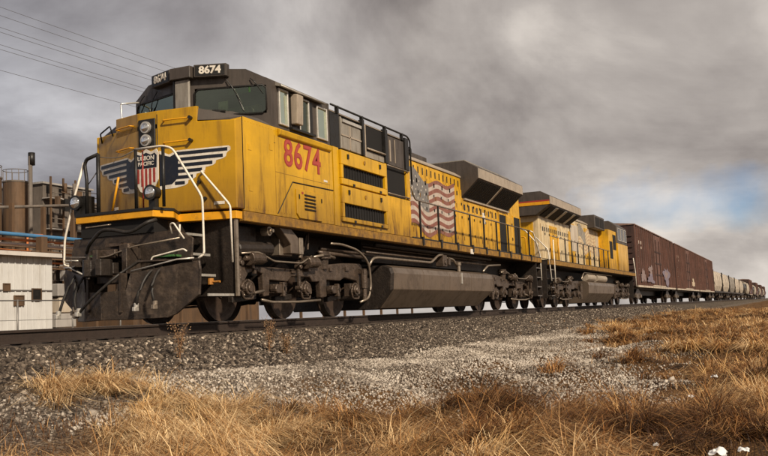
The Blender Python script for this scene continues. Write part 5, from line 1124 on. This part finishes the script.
# ================================================================== BACKGROUND, LEFT
def hz(x,y): return float(prof(np.array([float(x)]),np.array([float(y)]))[0])
gz0 = hz(14,16)
shed = empty('metal_shed',(0,0,0),'white corrugated metal shed behind the track at the far left','shed')
SX0,SX1,SY,SZ = 4.5,15.05,16.0,2.72
B('wall','shed',shed,(SX0,SX1,SY,SY+5.5,gz0-.1,SZ)) 
for i in range(35): B('cladding_rib','shed',shed,(SX0+.02+i*.30,SX0+.07+i*.30,SY-.03,SY-.001,gz0,SZ-.02))
B('wall_girt','galv',shed,(SX0,SX1,SY-.045,SY-.031,1.42,1.46))
mb = MB(); mb.prism([(SY-.25,SZ),(SY-.25,SZ+.10),(SY+2.75,SZ+.32),(SY+5.75,SZ+.10),(SY+5.75,SZ)],'x',SX0-.2,SX1+.22); mb.build('roof','shedroof',shed)
B('gutter','whpipe',shed,(SX0-.2,SX1+.22,SY-.33,-.251+SY,SZ-.03,SZ+.12))
for x0,x1,z0,z1 in ((14.05,14.45,1.10,1.48),(13.2,13.6,.92,1.22),(12.7,12.95,1.45,1.65)):
    w = B('window','rustbrown' if x0 != 14.05 else 'black',shed,(x0,x1,SY-.05,SY-.035,z0,z1)); B('window_frame','rustbrown',w,(x0-.04,x0,SY-.07,SY-.03,z0-.04,z1+.04),(x1,x1+.04,SY-.07,SY-.03,z0-.04,z1+.04),(x0,x1,SY-.07,SY-.03,z1,z1+.04),(x0,x1,SY-.07,SY-.03,z0-.04,z0))
B('wall_band','shedroof',shed,(SX1+.001,SX1+.03,SY,SY+5.5,gz0,SZ)) 
fence = empty('wire_fence',(0,0,0),'thin post and wire fence running in front of the white metal shed','fence')
for i in range(8):
    x = -2+1.6*i*1.5; T('fence_post','galv',fence,[(x,12.5,hz(x,12.5)),(x,12.5,.95)],r=.03)
T('top_rail','galv',fence,[(-4,12.5,.92),(15,12.5,.92)],r=.022)
T('tension_wire','galv',fence,[(-4,12.5,.3),(15,12.5,.3)],[(-4,12.5,-.3),(15,12.5,-.3)],r=.008,n=4)
# stack of pale blocks right of the shed
for i,(x,z,w_,h_) in enumerate(((15.9,-.75,1.3,.75),(15.8,.02,1.1,.55),(16.0,.6,1.0,.6),(15.9,1.25,.9,.5))):
    B('concrete_block' ,'cream' if i%2==0 else 'plantpale',None,(x,x+w_,16.5,18.0,z,z+h_),bev=.03,label=['bottom','second','third','top'][i]+' pale block of the stack beside the white shed',cat='block',group='stacked blocks by the shed')
# pipe rack
rack = empty('pipe_rack',(0,0,0),'long rack of blue, orange and white pipes in front of the plant','pipe rack')
cols = ['bluepipe','orpipe','whpipe','rustbrown','orpipe','plantpale','rustbrown','orpipe','whpipe','rustbrown']
zz = [5.10,4.86,4.64,4.45,4.25,4.05,3.86,3.68,3.50,3.32]
for i,(c_,z) in enumerate(zip(cols,zz)):
    T('pipe',c_,rack,[(0,28+.3*(i%3),z+.15+.0*i),(80,28+.3*(i%3),z-.25)],r=.11 if i==0 else random.uniform(.04,.085),n=8)
for i in range(20): B('rack_post','rustbrown',rack,(2+i*4.2,2.2+i*4.2,28.4,28.6,-.9,5.1)); B('rack_beam','plantgrey',rack,(2+i*4.2,2.2+i*4.2,27.8,29.0,4.7,4.78),(2+i*4.2,2.2+i*4.2,27.8,29.0,3.1,3.2))
for i in range(26):
    x=2+i*2.7+random.uniform(0,1); B('valve_box',random.choice(['orpipe','plantpale','rustbrown','rustbrown','whpipe']),rack,(x,x+random.uniform(.3,1.1),28.9,29.4,random.uniform(2.6,3.6),random.uniform(3.7,4.4)))
# denser pipework and steel clutter on the rack
for i in range(46):
    x = 20+i*.78+random.uniform(-.3,.3); z=random.uniform(3.2,5.0); y_=28.9+random.uniform(0,1.2)
    if i%3==0: T('riser',random.choice(['rustbrown','plantpale','orpipe','plantgrey']),rack,[(x,y_,2.0),(x,y_,z+1.2),(x+random.uniform(.4,1.4),y_,z+1.25)],r=random.uniform(.03,.08),n=6,rad=.2)
    elif i%3==1: T('branch_pipe',random.choice(['rustbrown','whpipe','orpipe','rustbrown']),rack,[(x,27.7,z-.3),(x+random.uniform(1,3.5),27.7,z-.3)],r=random.uniform(.03,.07),n=6)
    else: B('junction_box',random.choice(['rustbrown','plantgrey','plantpale']),rack,(x,x+random.uniform(.2,.6),27.5,27.9,z-.4,z+random.uniform(0,.5)))
# plant behind
def silo(x,y,r,h,label):
    s=empty('silo',(x,y,hz(x,y)),label,'silo','brown silos of the plant'); h-=hz(x,y)
    mb=MB(); mb.cyl((0,0,0),(0,0,h),r,24); mb.build('barrel','rustbrown',s,smooth=False)
    mb=MB(); mb.cyl((0,0,h),(0,0,h+.12),r*1.04,24); mb.build('roof','plantgrey',s)
    for k in range(3): mb=MB(); mb.cyl((0,0,h*(.5+.17*k)),(0,0,h*(.5+.17*k)+.08),r*1.02,24); mb.build('hoop','plantgrey',s)
    mb=MB(); 
    for a in range(12): mb.tube([(r*math.cos(a*.524),r*math.sin(a*.524),h+.1),(r*math.cos(a*.524),r*math.sin(a*.524),h+1.0)],.03,4)
    mb.tube([(r*math.cos(a*.262),r*math.sin(a*.262),h+1.0) for a in range(25)],.03,4,False); mb.build('roof_railing','plantgrey',s)
silo(39.3,46,1.05,11.7,'brown silo cut by the left edge of the view')
silo(42.1,46,.95,11.7,'brown silo beside the thin chimney, right of the one at the edge')
ch = empty('chimney',(41.7,44.0,-.8),'thin dark chimney pipe standing in front of the brown silos','chimney')
T('flue','plantgrey',ch,[(0,0,0),(0,0,14.4)],r=.16,n=10); T('cap','black',ch,[(0.12,0,13.7),(0.12,0,14.7)],r=.27,n=10)
def clutter(b, w, h, n, y0=-1.2):
    for i in range(n):
        x = random.uniform(0,w); z = random.uniform(h*.35,h*.95); k = random.random(); m_ = random.choice(['rustbrown','plantgrey','plantpale','rustbrown','black'])
        if k < .35: T('duct',m_,b,[(x,y0,z),(x,y0,z+random.uniform(.6,2))],r=random.uniform(.06,.2),n=8)
        elif k < .7: T('duct',m_,b,[(x,y0-.1,z),(x+random.uniform(.6,2.2),y0-.1,z+random.uniform(-.3,.3))],r=random.uniform(.04,.12),n=6)
        else: B('equipment_box',m_,b,(x,x+random.uniform(.3,1.0),y0-.3,y0,z,z+random.uniform(.3,1.1)))
def steel_building(x0,x1,y0,y1,h,label,mat_,floors,n):
    b=empty('industrial_building',(x0,y0,-.85),label,'building','plant buildings'); w=x1-x0; d=y1-y0; h+=.85
    B('wall',mat_,b,(0,w,0,d,0,h)); B('roof','plantpale',b,(-.15,w+.15,-.15,d+.15,h,h+.15))
    for k in range(floors):
        z=h*(k+.5)/floors; B('gallery','plantpale',b,(-.1,w+.1,-.8,-.02,z,z+.08)); 
        T('gallery_rail','plantgrey',b,[(0,-.78,z+.9),(w,-.78,z+.9)],[(0,-.78,z+.5),(w,-.78,z+.5)],r=.035,n=4)
        for q in range(n):
            xx=w*(q+.5)/n; win_=B('window',random.choice(['sglass','plantpale','black','rustbrown']),b,(xx-.25*w/n,xx+.22*w/n,-.015,-.001,z+.5,z+1.3))
    for q in range(n+1):
        xx=w*q/n; B('column','rustbrown',b,(xx-.07,xx+.07,-.9,-.78,0,h+.5))
    clutter(b,w,h,int(w*3.2)); return b
steel_building(44.0,49.6,45,52,11.8,'grey clad plant building with outside galleries, left of the locomotive nose','plantgrey',5,4)
steel_building(50.5,62,47,56,11.0,'dark plant building mostly hidden behind the locomotive','plantgrey',4,6)
steel_building(32.0,43.6,50,58,9.6,'low brown process building between and behind the silos','rustbrown',4,8)
B('storage_shed','plantpale',None,(20,38,52,60,-.85,6.5),label='pale low shed behind the pipe rack at the far left',cat='shed')
mb=MB(); mb.prism([(44,-.85),(62,-.85),(62,6.5),(53,8),(44,6.5)],'y',36,43); 
o=mb.build('process_hall','rustbrown',None,label='rust brown hall behind the pipe rack, below the grey plant building',cat='hall')
ords=['leftmost','second','third','fourth','rightmost']
for i in range(5):
    B('steel_column','rustbrown',None,(33+3*i,33.25+3*i,40,40.3,-.85,9.0),label=ords[i]+' of the five slim brown steel columns in front of the plant',cat='column',group='steel columns before the plant')
T('conveyor','plantgrey',None,[(34,42,8.6),(50,42,10.4)],r=.13,n=6,label='grey sloping conveyor pipe crossing the front of the plant',cat='conveyor')
# ================================================================== OVERHEAD WIRES
zs = [(9.93,'topmost'),(9.66,'second from the top'),(9.28,'third from the top'),(9.13,'fourth from the top'),(8.73,'fifth from the top'),(8.58,'sixth from the top'),(7.92,'lowest')]
px0,px1 = -38,30
poles = []
for i,(z,w_) in enumerate(zs):
    pts=[(px0+(px1-px0)*t/24, 12+.0*i, z+.55*((2*t/24-1)**2)-.0) for t in range(25)]
    T('overhead_wire','wire',None,pts,r=.0065,n=4,rad=.001,label=w_+' of the thin wires strung across the sky at upper left',cat='wire',group='overhead wires')
for x,l_ in ((px0,'left'),(px1,'right')):
    p_=empty('utility_pole',(x,12,-.85),'timber utility pole carrying the wires, '+('beyond the left edge' if l_=='left' else 'hidden behind the train'),'pole')
    T('mast','tie',p_,[(0,0,0),(0,0,11.2)],r=.14,n=10)
    for z,_ in zs: B('insulator','whpipe',p_,(-.05,.05,-.18,.02,z+.55+.85-.06,z+.55+.85+.06))
